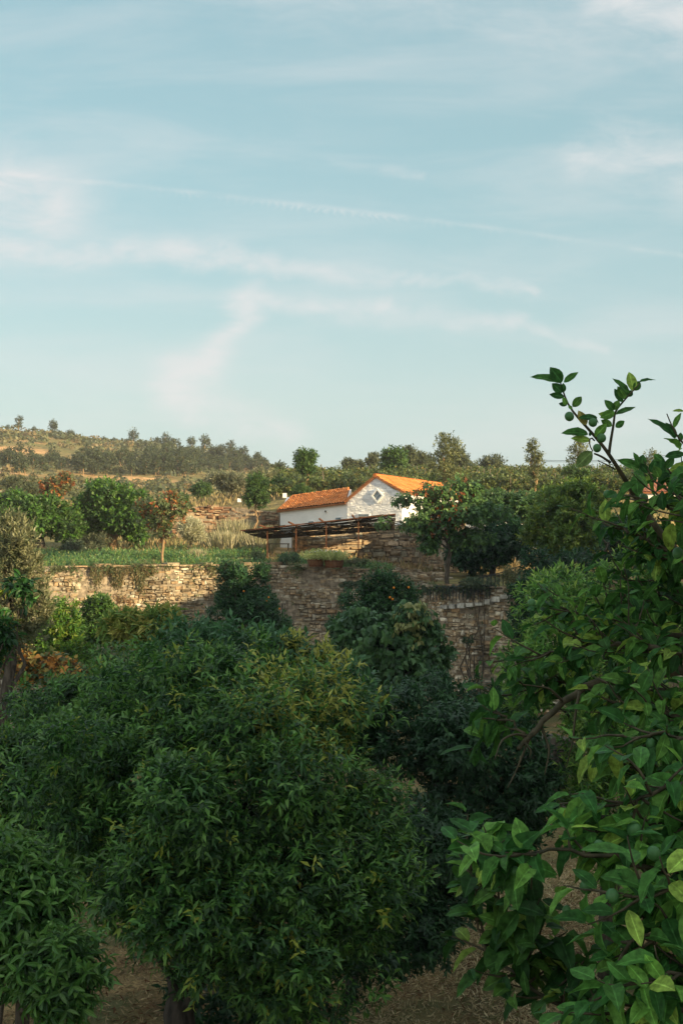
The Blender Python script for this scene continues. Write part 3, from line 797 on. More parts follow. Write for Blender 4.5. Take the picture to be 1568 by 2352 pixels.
# wing
W1 = np.array([PX(643.5, 82), 82.0, 0]); W0 = A0 + ev * .0 - dv * (-.02)
wt0, wt1 = PZ(1174, 82), PZ(1156, 78.5)
bk = np.array([.25, 3.4, 0])
mb = MB()
f = [at3(W1, 5.3), at3(W0, 5.3), at3(W0, wt1), at3(W1, wt0)]; g = [p + bk for p in f]; g[2][2] += .9; g[3][2] += .9
mb.add(f + g, [[0, 1, 2, 3], [7, 6, 5, 4], [0, 4, 5, 1], [1, 5, 6, 2], [2, 6, 7, 3], [3, 7, 4, 0]])
put(mb, 'wing_wall', M['white_wall'], house)
wd = unit(W0 - W1); wn = np.array([wd[1], -wd[0], 0])
e0 = at3(W1 - wd * .12 + wn * .16, wt0 - .02); e1 = at3(W0 + wn * .16 - wd * .0, wt1 - .02)
tile_roof('wing_roof', e0, e1, e1 + bk + np.array([.0, .3, .98]), e0 + bk + np.array([.55, .1, .98]), 26, 10, house, 8, amp=.034)
for (px, py, w) in ((716, 1200, 19), (779, 1191.5, 20)):
    t = (PX(px, 80) - W1[0]) / (W0[0] - W1[0]); c = W1 + (W0 - W1) * t; z = PZ(py, c[1])
    mb = MB(); ww = w * c[1] / FPX
    mb.beam(at3(c - wd * ww / 2 + wn * .03, z), at3(c + wd * ww / 2 + wn * .03, z + .02), .10, .17); wo = put(mb, 'window', M['white_wall'], house)
    mb = MB(); mb.beam(at3(c - wd * (ww / 2 - .04) + wn * .085, z), at3(c + wd * (ww / 2 - .04) + wn * .085, z + .02), .012, .10); obj('pane', mb.mesh('pane', M['glass'], off=house.location), wo)
t = 1 - 46 / 152; c = W1 + (W0 - W1) * t; mb = MB(); cc = at3(c + wn * .0, PZ(1174.5, c[1])); mb.tube([cc, cc + wn * .07], [.085, .085], 14); vo = put(mb, 'round_vent', M['white_wall'], house)
mb = MB(); mb.tube([cc, cc + wn * .078], [.06, .06], 14); obj('grille', mb.mesh('grille', M['shade_hole'], off=house.location), vo)
mb = MB(); c = at3(A0 + ev * 1.0 - dv * .04, PZ(1183, 78)); mb.beam(c - ev * .35, c + ev * .35, .1, .14); wo = put(mb, 'window', M['white_wall'], house)
mb = MB(); c = c - dv * .055; mb.beam(c - ev * .3, c + ev * .3, .012, .09); obj('pane', mb.mesh('pane', M['glass'], off=house.location), wo)

# reed canopy in front of the house
can = thing('reed_canopy', (PX(720, 73), 73, 5.4), 'dark reed-mat canopy on thin rusty posts in front of the white house', 'canopy')
FL, FR, BR, BL = P(553, 1218, 71), P(908, 1180, 71), P(905, 1217, 75.9), P(617, 1237, 75.6)
rr = rngf(51); mb = MB(); nr = 74
for i in range(nr):
    v = (i + .5) / nr; a = FL + (BL - FL) * v; b = FR + (BR - FR) * v; u = 0
    while u < 1:
        l = rr.uniform(.08, .3); e = min(1, u + l)
        if rr.random() > .035:
            sag = .0
            p = a + (b - a) * u; q = a + (b - a) * e; j = rr.normal(0, .02, 2)
            mid = (u + e) / 2; sg = -.10 * abs(math.sin(mid * math.pi * 5)) * math.sin(v * math.pi)
            p = p + [0, rr.normal(0, .02), j[0] + sg]; q = q + [0, rr.normal(0, .02), j[1] + sg]
            c = np.array([(.036, .026, .018), (.055, .04, .027), (.025, .019, .014)][rr.integers(3)])
            mb.beam(p, q, .085 * rr.uniform(.8, 1.2), .025, tint=c)
        u = e + .002
put(mb, 'reed_mat', M['reed'], can)
for (px, py) in ((614, 1214), (680, 1206.5), (749, 1198), (823, 1189)):
    t = P(px, py, 71.4); zb = float(height(t[0], 71.4)) - .1
    mb = MB(); mb.box((t[0], 71.4, (t[2] + zb) / 2), (.055, .055, t[2] - zb)); put(mb, 'post', M['rust'], can)
    u = (px - 553) / 355; fr = FL + (FR - FL) * (u - .01); bk_ = BL + (BR - BL) * u
    dirv = unit(bk_ - fr); mb = MB(); mb.beam(fr - dirv * .45 + np.array([-.2, 0, .07]), bk_ + np.array([0, 0, .05]), .06, .07); put(mb, 'cross_beam', M['rust'], can)
mb = MB(); mb.beam(FL + [0, 0, -.02], FR + [0, 0, -.02], .05, .05); put(mb, 'front_rail', M['rust'], can)
# lamp hanging under it
mb = MB(); c = P(738, 1238, 74.5); mb.tube([c + [0, 0, .45], c], [.006, .006], 5)
lr = thing('hanging_lamp', c, 'small white globe lamp hanging under the reed canopy', 'lamp'); put(mb, 'cable', M['iron'], lr); fruit('lamp', c, .065, lr, name='globe')
# table with chair in the shade beneath the canopy
tb = thing('garden_table', P(640, 1262, 74.5), 'dark garden table standing under the left end of the canopy', 'table')
mb = MB(); c = P(640, 1252, 74.5); zt = height(c[0], 74.5); tb.location.z = float(zt)
mb.box((c[0], 74.5, zt + .72), (1.1, .7, .05)); put(mb, 'tabletop', M['wood'], tb)
for sx in (-1, 1):
    for sy in (-1, 1):
        mb = MB(); mb.box((c[0] + sx * .5, 74.5 + sy * .3, zt + .35), (.05, .05, .7)); put(mb, 'leg', M['wood'], tb)

# half-barrel planters
def barrel(px, py, d, r, h, label, pl):
    c = P(px, py, d); c[2] = float(hw(c[0])) + .06
    ro = thing('barrel_planter', c, label, 'planter', 'half-barrel planters on the terrace wall')
    mb = MB(); zz = np.linspace(0, h, 6); mb.tube([(c[0], d, c[2] + z) for z in zz], [r * (.82 + .18 * math.sin(z / h * 1.6)) for z in zz], 20)
    put(mb, 'tub', M['barrel_wood'], ro)
    for z in (.12, .8):
        mb = MB(); rr_ = r * (.82 + .18 * math.sin(z * 1.6)) + .012; mb.tube([(c[0], d, c[2] + h * z), (c[0], d, c[2] + h * z + .05)], [rr_, rr_], 20); put(mb, 'hoop', M['rust'], ro)
    ce = np.array([c[0], d, c[2] + h + .18]); rg = rngf(int(px))
    n = 260; S = ce + rg.normal(0, 1, (n, 3)) * [r * .5, r * .5, .04]; S[:, 2] = ce[2] - .2
    D = unit((S - ce) * [1.2, 1.2, 0] / r + np.array([0, 0, 1.3]) + rg.normal(0, .15, (n, 3)))
    pos, ax, nr, idx, tt = shoot_leaves(rg, S, D, rg.uniform(.3, .52, n), 9, (55, 25), .05)
    t = tints(rg, len(pos), [((.42, .46, .16), 3), ((.52, .54, .24), 2), ((.22, .30, .09), 2)], idx)
    obj('plant', leaf_mesh('plant', 'far', pos, ax, nr, np.full(len(pos), .10), np.full(len(pos), .035), t, M['leaf'], off=c), ro)
    n_ = 18; T_ = ce + rg.normal(0, 1, (n_, 3)) * [r * .62, r * .5, .04]; T_[:, 2] = ce[2] + rg.uniform(.12, .28, n_)
    fm = MB(); fm.tube([(0, 0, -.02), (0, 0, .0), (0, 0, .02)], [.008, .028, .012], 6); fme = fm.mesh('flower', M['paper'])
    for q in T_: obj('flower', fme, ro, loc=q - c)
barrel(725, 1290, 66.75, .40, .36, 'left half-barrel planter with pale flowering herb on the terrace wall', 1)
barrel(767, 1297, 66.6, .46, .36, 'right, larger half-barrel planter with bushy pale herb on the terrace wall', 2)

# boards on the hillside
for (px, py, d, w, h, lb) in ((654, 1138, 92, .26, .30, 'white square board on a post among bushes above the tiled wing'), (550, 1149, 92, .26, .24, 'small white board in the scrub beside the dark sapling')):
    c = P(px, py, d); z = float(height(c[0], d)); ro = thing('notice_board', (c[0], d, z), lb, 'sign')
    mb = MB(); mb.box((c[0], d, (c[2] + z) / 2), (.05, .05, max(.2, c[2] - z))); put(mb, 'post', M['wood'], ro)
    mb = MB(); mb.box((c[0], d - .05, c[2]), (w, .03, h), .1); put(mb, 'panel', M['paper'], ro)

# prickly pear
c = P(611, 1208, 80); cz = float(height(c[0], 80)); ro = thing('prickly_pear', (c[0], 80, cz), 'pale green prickly pear cactus at the left corner of the white wing', 'cactus')
rg = rngf(61)
stack = [(np.array([c[0] + dx, 80, cz]), 0, 0) for dx in (-.12, .12)]
while stack:
    b_, lv, tl = stack.pop(); r = .19 - .012 * lv; ang = tl + rg.normal(0, .35); up = np.array([math.sin(ang), rg.normal(0, .2), math.cos(ang)]); cc = b_ + up * r
    a = np.linspace(0, 2 * math.pi, 13)[:-1]; side = np.array([math.cos(ang), rg.normal(0, .4), -math.sin(ang)]); side /= np.linalg.norm(side); nn = np.cross(side, up)
    ring = [cc + side * math.cos(q) * r * .72 + up * math.sin(q) * r for q in a]
    mb = MB(); mb.add([cc + nn * .04] + ring + [cc - nn * .04], [[0, 1 + i, 1 + (i + 1) % 12] for i in range(12)] + [[13, 1 + (i + 1) % 12, 1 + i] for i in range(12)])
    put(mb, 'pad', M['cactus'], ro, smooth=True)
    if lv < 3:
        for _ in range(1 if rg.random() < .5 else 2): stack.append((cc + up * r * .9, lv + 1, rg.normal(0, .5)))

# ------------------------------------------------------------------ railings by the steps
def railing(name, label, pts, hgt, n, mat, cat='railing', rad=.022):
    pts = [np.asarray(p, float) for p in pts]; ro = thing(name, pts[0] - [0, 0, hgt], label, cat)
    S = np.concatenate([[0], np.cumsum([np.linalg.norm(pts[i + 1] - pts[i]) for i in range(len(pts) - 1)])]); A = np.array(pts)
    mb = MB(); mb.tube(A, rad, 6); put(mb, 'top_rail', mat, ro)
    for k in range(n):
        s = S[-1] * (k + .3) / n; p = [np.interp(s, S, A[:, i]) for i in range(3)]
        mb = MB(); mb.box((p[0], p[1], p[2] - hgt / 2), (rad * 1.5, rad * 1.5, hgt)); put(mb, 'baluster', mat, ro)
    return ro
railing('railing', 'dark iron railing climbing to the right beside the terrace steps', [P(1052, 1338, 62.6), P(1100, 1328, 62.0), P(1150, 1315, 61.4), P(1200, 1298, 61)], .62, 16, M['iron'])
railing('railing', 'lower dark iron railing overgrown with creeper along the wall edge', [P(985, 1349, 64.0), P(1060, 1347, 62.4), P(1130, 1345, 61.3)], .60, 18, M['iron'])

# stone tank with a white railing at the foot of the wall
tk = MB(); rs = rngf(71); a, b = PX(292, 57), PX(400, 58)
stones(tk, rs, [(a, 60.5), (a, 57), (b, 58), (b, 61.5)], -1.6, PZ(1428, 57.5), .2, .45, .05, ST_GREY, thick=.5)
mb = tk; mb.add([(a, 57, 2.8), (b, 58, 2.8), (b, 61.8, 2.8), (a, 60.8, 2.8)], [[0, 1, 2, 3]], (.3, .28, .22))
ro = thing('stone_tank', (a, 57, -1.2), 'square grey stone water tank at the foot of the terrace wall', 'tank'); put(tk, 'stonework', M['stone'], ro)
railing('railing', 'white metal railing round the top of the stone tank', [P(297, 1407, 57.2), P(397, 1409, 58.0)], .36, 9, M['white_metal'], rad=.03)

# dark pillar of squared blocks in the orchard
pm = MB(); rs = rngf(81); d = 31.5; a, b = PX(1212, d), PX(1330, d)
pth = [(a, d + .7), (a, d), (b, d), (b, d + .7)]
stones(pm, rs, pth, -.3, PZ(1722, d), .27, .55, .05, [(.10, .09, .075), (.13, .115, .095), (.085, .075, .06)], gap=.03, thick=.3, body=(.06, .05, .04))
nn_ = 10; V = []
for i in range(nn_ + 1):
    t = math.pi * i / nn_; V += [[(a + b) / 2 - math.cos(t) * (b - a) / 2, d - .02, PZ(1722, d) + math.sin(t) * .26], [(a + b) / 2 - math.cos(t) * (b - a) / 2, d + .72, PZ(1722, d) + math.sin(t) * .26]]
pm.add(V, [[2 * i, 2 * i + 1, 2 * i + 3, 2 * i + 2] for i in range(nn_)] + [[2 * i for i in range(nn_ + 1)]], (.09, .08, .065))
ro = thing('stone_pillar', ((a + b) / 2, d, 0), 'dark round-topped block pillar standing in the orchard behind the lemon branches', 'pillar'); put(pm, 'blocks', M['stone'], ro)
# pale boulders at the left edge
for i, (px, py, r, lb) in enumerate(((22, 1638, .42, 'upper pale boulder at the left edge of the orchard'), (2, 1660, .5, 'lower pale boulder cut by the left edge of the photo'))):
    d = 33; c = P(px, py, d); rg = rngf(90 + i); mb = MB(); V = []; F = []
    for a_ in range(7):
        th = math.pi * a_ / 6
        for b_ in range(10):
            ph = 2 * math.pi * b_ / 10; q = r * rg.uniform(.8, 1.1); V.append([c[0] + q * math.sin(th) * math.cos(ph), d + q * math.sin(th) * math.sin(ph), q * 1.1 * math.cos(th) + c[2] - .1])
    for a_ in range(6):
        for b_ in range(10): F.append([a_ * 10 + b_, (a_ + 1) * 10 + b_, (a_ + 1) * 10 + (b_ + 1) % 10, a_ * 10 + (b_ + 1) % 10])
    mb.add(V, F, (.50, .44, .36)); me = mb.mesh('boulder', M['stone'], off=(c[0], d, 0)); obj('boulder', me, None, (c[0], d, 0), lb, 'boulder')
    # each boulder sits on a rubble heap
mb = MB(); rg = rngf(95)
for k in range(160):
    s_ = rg.uniform(.2, .55); x = rg.normal(PX(5, 33), .8); y = rg.normal(33.6, .9); z = max(0, 1.75 - math.hypot(x - PX(8, 33), (y - 33.6)) * 1.15) * rg.uniform(0, 1)
    R3 = np.array(Matrix.Rotation(rg.uniform(0, 3), 3, 'Z') @ Matrix.Rotation(rg.uniform(-.6, .6), 3, 'X'))
    mb.box((x, y, z), (s_ * 1.3, s_, s_ * .7), rot=R3, tint=np.array(ST_GREY[rg.integers(5)]) * rg.uniform(.6, 1))
obj('rubble', mb.mesh('rubble', M['stone']), kind='stuff')

# ------------------------------------------------------------------ vine-covered terrace roof on the right, small red-roofed house
vp = thing('vine_pergola', (PX(1150, 77), 77, 5.5), 'low brown slatted pergola with a white post among the dark trees', 'pergola')
mb = MB(); q = [P(1085, 1172, 75), P(1215, 1196, 75), P(1225, 1206, 79), P(1110, 1192, 79)]
for i in range(26):
    v = i / 25; a_ = q[0] + (q[3] - q[0]) * v; b_ = q[1] + (q[2] - q[1]) * v; mb.beam(a_, b_, .07, .05)
put(mb, 'slatted_roof', M['barrel_wood'], vp)
for px, py, d, mm in ((1187, 1202, 75.2, 'white_metal'), (1100, 1182, 75.2, 'white_metal')):
    t = P(px, py, d); mb = MB(); mb.box((t[0], d, t[2] - 1.1), (.13, .13, 2.2)); put(mb, 'post', M[mm], vp)
c0, c1 = P(1070, 1186, 79.5), P(1230, 1212, 79.5)
mb = MB(); mb.add([(c0[0], 79.5, 5), (c1[0], 79.5, 5), tuple(c1 + [0, 0, .12]), tuple(c0 + [0, 0, .12]), (c0[0], 79.9, 5), (c1[0], 79.9, 5), tuple(c1 + [0, .4, .12]), tuple(c0 + [0, .4, .12])],
                  [[0, 1, 2, 3], [7, 6, 5, 4], [0, 4, 5, 1], [1, 5, 6, 2], [2, 6, 7, 3], [3, 7, 4, 0]])
obj('garden_wall', mb.mesh('garden_wall', M['white_wall'], off=(c0[0], 79.5, 5)), None, (c0[0], 79.5, 5), 'white garden wall lit by the sun behind the slatted pergola', 'wall')
sh = thing('cottage', (PX(1540, 92), 92, 8.8), 'small cottage with a dull red tiled roof at the right edge behind the lemon leaves', 'house')
xa, xb = PX(1475, 92), PX(1640, 92); zz = PZ(1132, 92)
mb = MB(); mb.box(((xa + xb) / 2, 94, 8 + (zz - 8) / 2), (xb - xa - .4, 4, zz - 8)); put(mb, 'wall', M['white_wall'], sh)
tile_roof('roof', (xa, 91.8, zz), (xb, 91.8, zz), (xb, 94.2, zz + .9), (xa, 94.2, zz + .9), 20, 8, sh, 9, pal=((.30, .12, .07), (.26, .10, .06), (.34, .16, .10)))
tile_roof('roof', (xb, 96.6, zz), (xa, 96.6, zz), (xa, 94.2, zz + .9), (xb, 94.2, zz + .9), 20, 8, sh, 10, pal=((.30, .12, .07), (.26, .10, .06)))

# ------------------------------------------------------------------ unseen buildings added beside the orchard to throw the evening shade
def shade_building(name, label, x0, x1, y0, y1, eave, rise, nwin):
    ro = thing(name, (x0, y0, 0), label, 'building')
    mb = MB(); mb.box(((x0 + x1) / 2, (y0 + y1) / 2, eave / 2 - 1), (x1 - x0, y1 - y0, eave + 2)); put(mb, 'walls', M['shade_building_wall'], ro)
    xm = (x0 + x1) / 2
    mb = MB(); o_ = .5
    mb.add([(x0 - o_, y0 - o_, eave), (x0 - o_, y1 + o_, eave), (xm, y1 + o_, eave + rise), (xm, y0 - o_, eave + rise), (x1 + o_, y0 - o_, eave), (x1 + o_, y1 + o_, eave)],
           [[0, 1, 2, 3], [3, 2, 5, 4], [0, 3, 4], [1, 5, 2], [0, 4, 5, 1]], (.45, .15, .06)); put(mb, 'roof', M['tile'], ro)
    for k in range(nwin):
        for z in (2.2, 6.0):
            if z + 1.6 > eave: continue
            y = y0 + (k + .5) * (y1 - y0) / nwin
            mb = MB(); mb.box((x0 - .02, y, z), (.10, 1.25, 1.75)); w_ = put(mb, 'window', M['white_metal'], ro)
            mb = MB(); mb.box((x0 - .08, y, z), (.04, 1.05, 1.5)); obj('pane', mb.mesh('pane', M['glass'], off=ro.location), w_)
shade_building('near_shade_building', 'long ochre building added out of view at the right to shade the orchard', 10.0, 19, -14, 21, 9.7, 1.2, 9)
shade_building('far_shade_building', 'tall ochre building added out of view farther right to shade the terrace wall', 19.0, 29, 12, 58.0, 11.9, 1.3, 10)

# ------------------------------------------------------------------ vegetation
def E(px, py, d, rx, ry, dep=1.0):
    return P(px, py, d), np.array([rx * d / FPX, dep * rx * d / FPX, ry * d / FPX])
def lobes_px(rng, specs, d, k, dep=1.0, **kw):
    """several ellipsoids given as (px, py, rx, ry[, d]); each is filled with sub-lobes"""
    out = []
    for s in specs:
        dd = s[4] if len(s) > 4 else d
        c, R = E(s[0], s[1], dd, s[2], s[3], dep); out += lump(rng, c, R, k, **kw)
    return out
def gz(x, y):
    return float(height(x, y)) if y > float(yw(x)) + .3 else float(zorch(x, y))
def T(name, label, cat, seed, specs, d, base_px, r, n, kind, L, wr, pal, k=10, dep=1.0, fork=None, top_frac=.35, lk=None, base_z=None, **kw):
    rng = rngf(seed); lb = lobes_px(rng, specs, d, k, dep, **(lk or {}))
    bx = PX(base_px, d); z = gz(bx, d) - .05 if base_z is None else base_z
    c, R = E(specs[0][0], specs[0][1], d, specs[0][2], specs[0][3])
    top = np.array([c[0] * .6 + bx * .4, d, c[2] - R[2] * (1 - 2 * top_frac)])
    if top[2] < z + .3: top[2] = z + .5
    return tree(name, label, cat, seed, (bx, d, z), top, r, lb, n, kind, L, wr, pal, fork=fork, **kw)

# --- the orchard: large orange trees in the foreground
def yellow_patch(c, r, col, prob):
    c = np.asarray(c, float)
    def f(pos, t, rng, idx):
        q = np.linalg.norm(pos - c, axis=1) < r; pr = rng.random(idx.max() + 1)[idx] < prob
        sel = q & pr; t[sel] = np.array(col) * rng.uniform(.7, 1.15, (sel.sum(), 1)); return t
    return f
YEL = (.34, .36, .07); YOUNG = (.17, .33, .06)
citrus = dict(kind='mid', wr=.30, nl=7, slen=1.7, up=.45, spread=(85, 25), droop=.38)
t1, _ = T('orange_tree', 'largest dark green orange tree filling the middle of the foreground', 'tree', 101,
      [(560, 1880, 400, 330), (330, 1760, 270, 200, 14.6), (690, 1660, 190, 130, 14.8), (480, 1590, 230, 120, 15.2), (800, 1950, 190, 250, 14.2), (620, 2120, 330, 150, 13.6), (400, 2050, 190, 110, 13.8), (640, 2240, 210, 110, 13.6)],
      14.0, 395, .15, 82000, L=.105, pal=G_ORANGE, k=20, lk=dict(rl=(.14, .27), core=.42, reach=.9), tip=(YOUNG, .75), bark='bark_dark', nlimb=16, ragged=.16,
      extra=yellow_patch(P(720, 1590, 14.5), .85, YEL, .38), **citrus)
T('orange_tree', 'wide orange tree spreading behind the left side of the largest orange tree', 'tree', 102,
  [(170, 1720, 220, 190), (400, 1590, 220, 110, 18), (90, 1850, 160, 220, 16.5), (300, 1640, 200, 110, 17), (220, 1930, 200, 150, 15.5)], 17.0, 100, .12, 56000, L=.11, pal=G_ORANGE, k=12,
  lk=dict(rl=(.24, .38)), tip=(YOUNG, .6), bark='bark_dark', **citrus)
T('orange_tree', 'bright-tipped orange tree rising behind the centre of the orchard', 'tree', 103,
  [(560, 1535, 130, 90), (440, 1520, 110, 70, 21), (700, 1560, 110, 80, 20.5), (780, 1640, 120, 110, 19.5)], 20.5, 560, .12, 24000, L=.15, pal=[((.025, .085, .03), 3), ((.04, .125, .04), 2), ((.018, .055, .02), 2)], k=10,
  lk=dict(rl=(.26, .42)), tip=((.10, .24, .09), .7), extra=yellow_patch(P(745, 1570, 20.3), .9, YEL, .5), **citrus)
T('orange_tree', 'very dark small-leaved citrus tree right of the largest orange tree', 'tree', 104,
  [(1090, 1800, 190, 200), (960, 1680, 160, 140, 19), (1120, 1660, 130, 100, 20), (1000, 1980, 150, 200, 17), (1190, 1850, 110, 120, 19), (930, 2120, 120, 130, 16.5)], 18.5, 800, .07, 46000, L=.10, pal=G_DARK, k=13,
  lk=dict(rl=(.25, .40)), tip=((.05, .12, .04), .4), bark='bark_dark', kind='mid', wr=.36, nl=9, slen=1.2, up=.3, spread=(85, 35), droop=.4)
T('citrus_bush', 'bright green young citrus bush in the bottom left corner', 'bush', 105,
  [(60, 2120, 135, 190), (130, 2250, 95, 110, 9.0), (0, 2020, 100, 120, 10)], 9.6, 40, .06, 12000, L=.085, pal=[((.035, .11, .022), 3), ((.06, .165, .03), 2), ((.02, .06, .016), 2)], k=14,
  lk=dict(rl=(.26, .40)), tip=((.15, .28, .06), .7), kind='near', wr=.34, nl=8, slen=1.5, up=.6, spread=(80, 30), droop=.35)
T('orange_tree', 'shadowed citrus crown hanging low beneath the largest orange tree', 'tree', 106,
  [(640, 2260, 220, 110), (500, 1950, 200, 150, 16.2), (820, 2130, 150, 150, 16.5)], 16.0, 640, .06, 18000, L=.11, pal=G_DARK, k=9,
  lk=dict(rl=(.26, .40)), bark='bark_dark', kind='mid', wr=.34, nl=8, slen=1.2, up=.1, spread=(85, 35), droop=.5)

# mandarin with bright new growth behind the lemon tree
T('mandarin_tree', 'large mandarin tree with bright yellow-green shoots behind the lemon branches', 'tree', 107,
  [(1400, 1430, 190, 150), (1290, 1480, 110, 110, 19), (1500, 1380, 130, 130, 20), (1420, 1640, 200, 180, 19), (1270, 1370, 90, 80, 20), (1220, 1570, 80, 110, 19), (1400, 1850, 170, 160, 19)],
  19.5, 1400, .13, 40000, L=.105, pal=[((.06, .17, .03), 3), ((.11, .27, .045), 3), ((.030, .09, .022), 2)], k=13, lk=dict(rl=(.20, .34)), tip=((.36, .50, .11), .9),
  kind='mid', wr=.28, nl=10, slen=1.5, up=.6, spread=(75, 25), droop=.15)
# loquat with yellow leaves
T('loquat_tree', 'small loquat tree with yellowed leaves left of centre in front of the tank', 'tree', 108,
  [(315, 1455, 60, 42), (375, 1440, 50, 36), (265, 1450, 30, 26), (480, 1500, 45, 40)], 23, 350, .07, 2600, L=.19, pal=[((.34, .33, .09), 3), ((.24, .28, .07), 2), ((.12, .20, .05), 3)], k=6, kind='near', wr=.27, nl=7, slen=.8, up=.8, spread=(75, 25), droop=.2, mat=M['leaf_big'])

# orange trees against the wall, with fruit
t2, _ = T('orange_tree', 'conical dark orange tree with ripe fruit standing against the lower wall', 'tree', 109,
  [(575, 1400, 80, 80), (540, 1340, 48, 50), (610, 1450, 60, 60), (525, 1310, 25, 22), (600, 1320, 20, 25)], 50, 580, .12, 22000, L=.14, pal=[((.03, .085, .03), 3), ((.045, .115, .035), 2), ((.02, .06, .025), 2)], k=9, kind='far', wr=.4, nl=7, slen=1.3, up=.6, ragged=.12)
for i, (px, py) in enumerate([(560, 1358), (617, 1372), (612, 1381), (642, 1398), (575, 1428), (598, 1449)]):
    fruit('fruit_orange', P(px, py, 48.9), .034, t2, i)
T('orange_tree', 'dark pointed citrus tree with orange fruit rising in front of the central wall', 'tree', 110,
  [(860, 1400, 70, 60), (878, 1345, 45, 40), (920, 1370, 38, 40), (800, 1450, 70, 50)], 44, 880, .11, 16000, L=.13, pal=[((.028, .085, .028), 3), ((.045, .12, .035), 2), ((.018, .055, .02), 2)], k=9, kind='far', wr=.42, nl=7, slen=1.3, up=.6, ragged=.12)
t3 = bpy.data.objects['crown.00' + str(0)] if False else None
tt_ = [o for o in COL.objects if o.get('label', '').startswith('dark pointed citrus')][0]
for i, (px, py) in enumerate([(904, 1350), (895, 1372), (901, 1376), (938, 1349)]): fruit('fruit_orange', P(px, py, 43.1), .036, tt_, 30 + i)
T('persimmon_tree', 'round tree with large drooping dull green leaves in front of the wall', 'tree', 111,
  [(890, 1490, 120, 110), (830, 1450, 70, 70), (960, 1440, 65, 70), (880, 1560, 120, 70), (985, 1500, 45, 80)], 30, 880, .10, 13000, L=.14, pal=[((.055, .13, .045), 3), ((.08, .17, .055), 2), ((.032, .08, .032), 2)],
  k=10, kind='lobed', wr=.62, nl=6, slen=1.4, up=-.2, spread=(80, 50), droop=1.1, extra=yellow_patch(P(950, 1425, 29.5), .5, (.30, .32, .12), .45))
T('citrus_bush', 'dark upright bush at the right end of the bare stone wall', 'bush', 112, [(1205, 1360, 38, 40), (1200, 1420, 42, 45), (1215, 1480, 40, 50)], 46, 1205, .1, 9000, L=.13, pal=G_DARK, k=8, kind='far', wr=.45, nl=6)
T('citrus_bush', 'bright yellow-green sunlit bush beside the grey-green tree', 'bush', 113, [(130, 1430, 45, 60), (150, 1490, 55, 50), (95, 1480, 40, 50), (180, 1520, 50, 40)], 44, 135, .1, 15000, L=.15, pal=G_BRIGHT + [((.16, .22, .03), 1.5)], k=9, kind='far', wr=.35, nl=7, up=.6)
T('citrus_bush', 'small rounded green bush below the shuttered opening in the wall', 'bush', 114, [(225, 1395, 40, 38), (232, 1450, 55, 42), (190, 1440, 30, 35)], 47, 228, .1, 13000, L=.13, pal=G_MID + G_BRIGHT[:1], k=9, kind='far', wr=.4, nl=7, up=.6)
T('olive_tree', 'tall grey-green tree at the left edge with sunlit feathery shoots', 'tree', 115,
  [(25, 1330, 60, 130), (60, 1260, 35, 60), (80, 1400, 38, 80), (0, 1460, 70, 90), (70, 1330, 38, 50), (20, 1220, 30, 40)], 31, 10, .13, 22000, L=.12, pal=G_GREY, k=11, kind='mid', wr=.28, nl=9, slen=1.8, up=1.2, spread=(60, 20), droop=.0, ragged=.10, lk=dict(rl=(.25, .4)))
T('citrus_bush', 'leafy citrus shoots poking in at the left edge', 'bush', 116, [(-15, 1460, 40, 70), (50, 1360, 20, 20)], 20, -20, .06, 900, L=.14, pal=G_ORANGE, k=5, kind='near', wr=.4, nl=6, droop=.3)
T('autumn_vine', 'low vine with orange and brown leaves by the path at the left', 'vine', 117, [(55, 1530, 75, 30), (140, 1545, 60, 32), (10, 1500, 40, 26), (235, 1560, 30, 35)], 40, 90, .05, 5200, L=.17, pal=[((.50, .24, .05), 3), ((.38, .30, .08), 2), ((.20, .12, .05), 2), ((.10, .13, .04), 3)], k=7, kind='lobed', wr=.8, nl=5, dep=.5)
T('autumn_vine', 'small rusty shrub against the foot of the sunlit wall', 'vine', 118, [(285, 1390, 26, 26)], 55, 288, .03, 420, L=.13, pal=[((.34, .20, .09), 3), ((.26, .20, .10), 2)], k=5, kind='lobed', wr=.5, nl=5)
T('citrus_bush', 'soft grey-green shrub in shade beside the sandy path', 'bush', 119, [(60, 1625, 60, 28), (160, 1600, 60, 40)], 30, 80, .05, 5000, L=.10, pal=[((.05, .09, .05), 2), ((.08, .11, .06), 1)], k=6, kind='far', wr=.4, nl=7)

# --- terrace trees
T('carob_tree', 'large round sunlit green tree with several stems on the terrace', 'tree', 120,
  [(258, 1180, 88, 66), (300, 1205, 56, 44), (205, 1195, 50, 50), (240, 1135, 50, 34)], 74, 262, .20, 26000, L=.22, pal=G_BRIGHT + G_MID, k=14, kind='far', wr=.5, nl=7, up=.5, bark='bark_lit', fork=2, lr=.6, zmin=PZ(1252, 74), top_frac=.25, lk=dict(rl=(.22, .36)))
T('carob_tree', 'wide dark green tree at the left of the terrace behind the grey-green tree', 'tree', 121,
  [(95, 1190, 80, 58), (30, 1185, 60, 48), (150, 1215, 40, 44), (-20, 1170, 40, 40)], 72, 95, .2, 24000, L=.22, pal=G_MID + G_BRIGHT[:1], k=12, kind='far', wr=.5, nl=7, up=.5, fork=2, top_frac=.2, lk=dict(rl=(.22, .36)))
T('autumn_tree', 'young tree with orange-red autumn leaves at the upper left slope', 'tree', 122, [(128, 1118, 40, 32), (150, 1108, 18, 18)], 88, 128, .06, 4200, L=.17, pal=G_RED + [((.12, .14, .06), 12)], k=8, kind='far', wr=.6, nl=6)
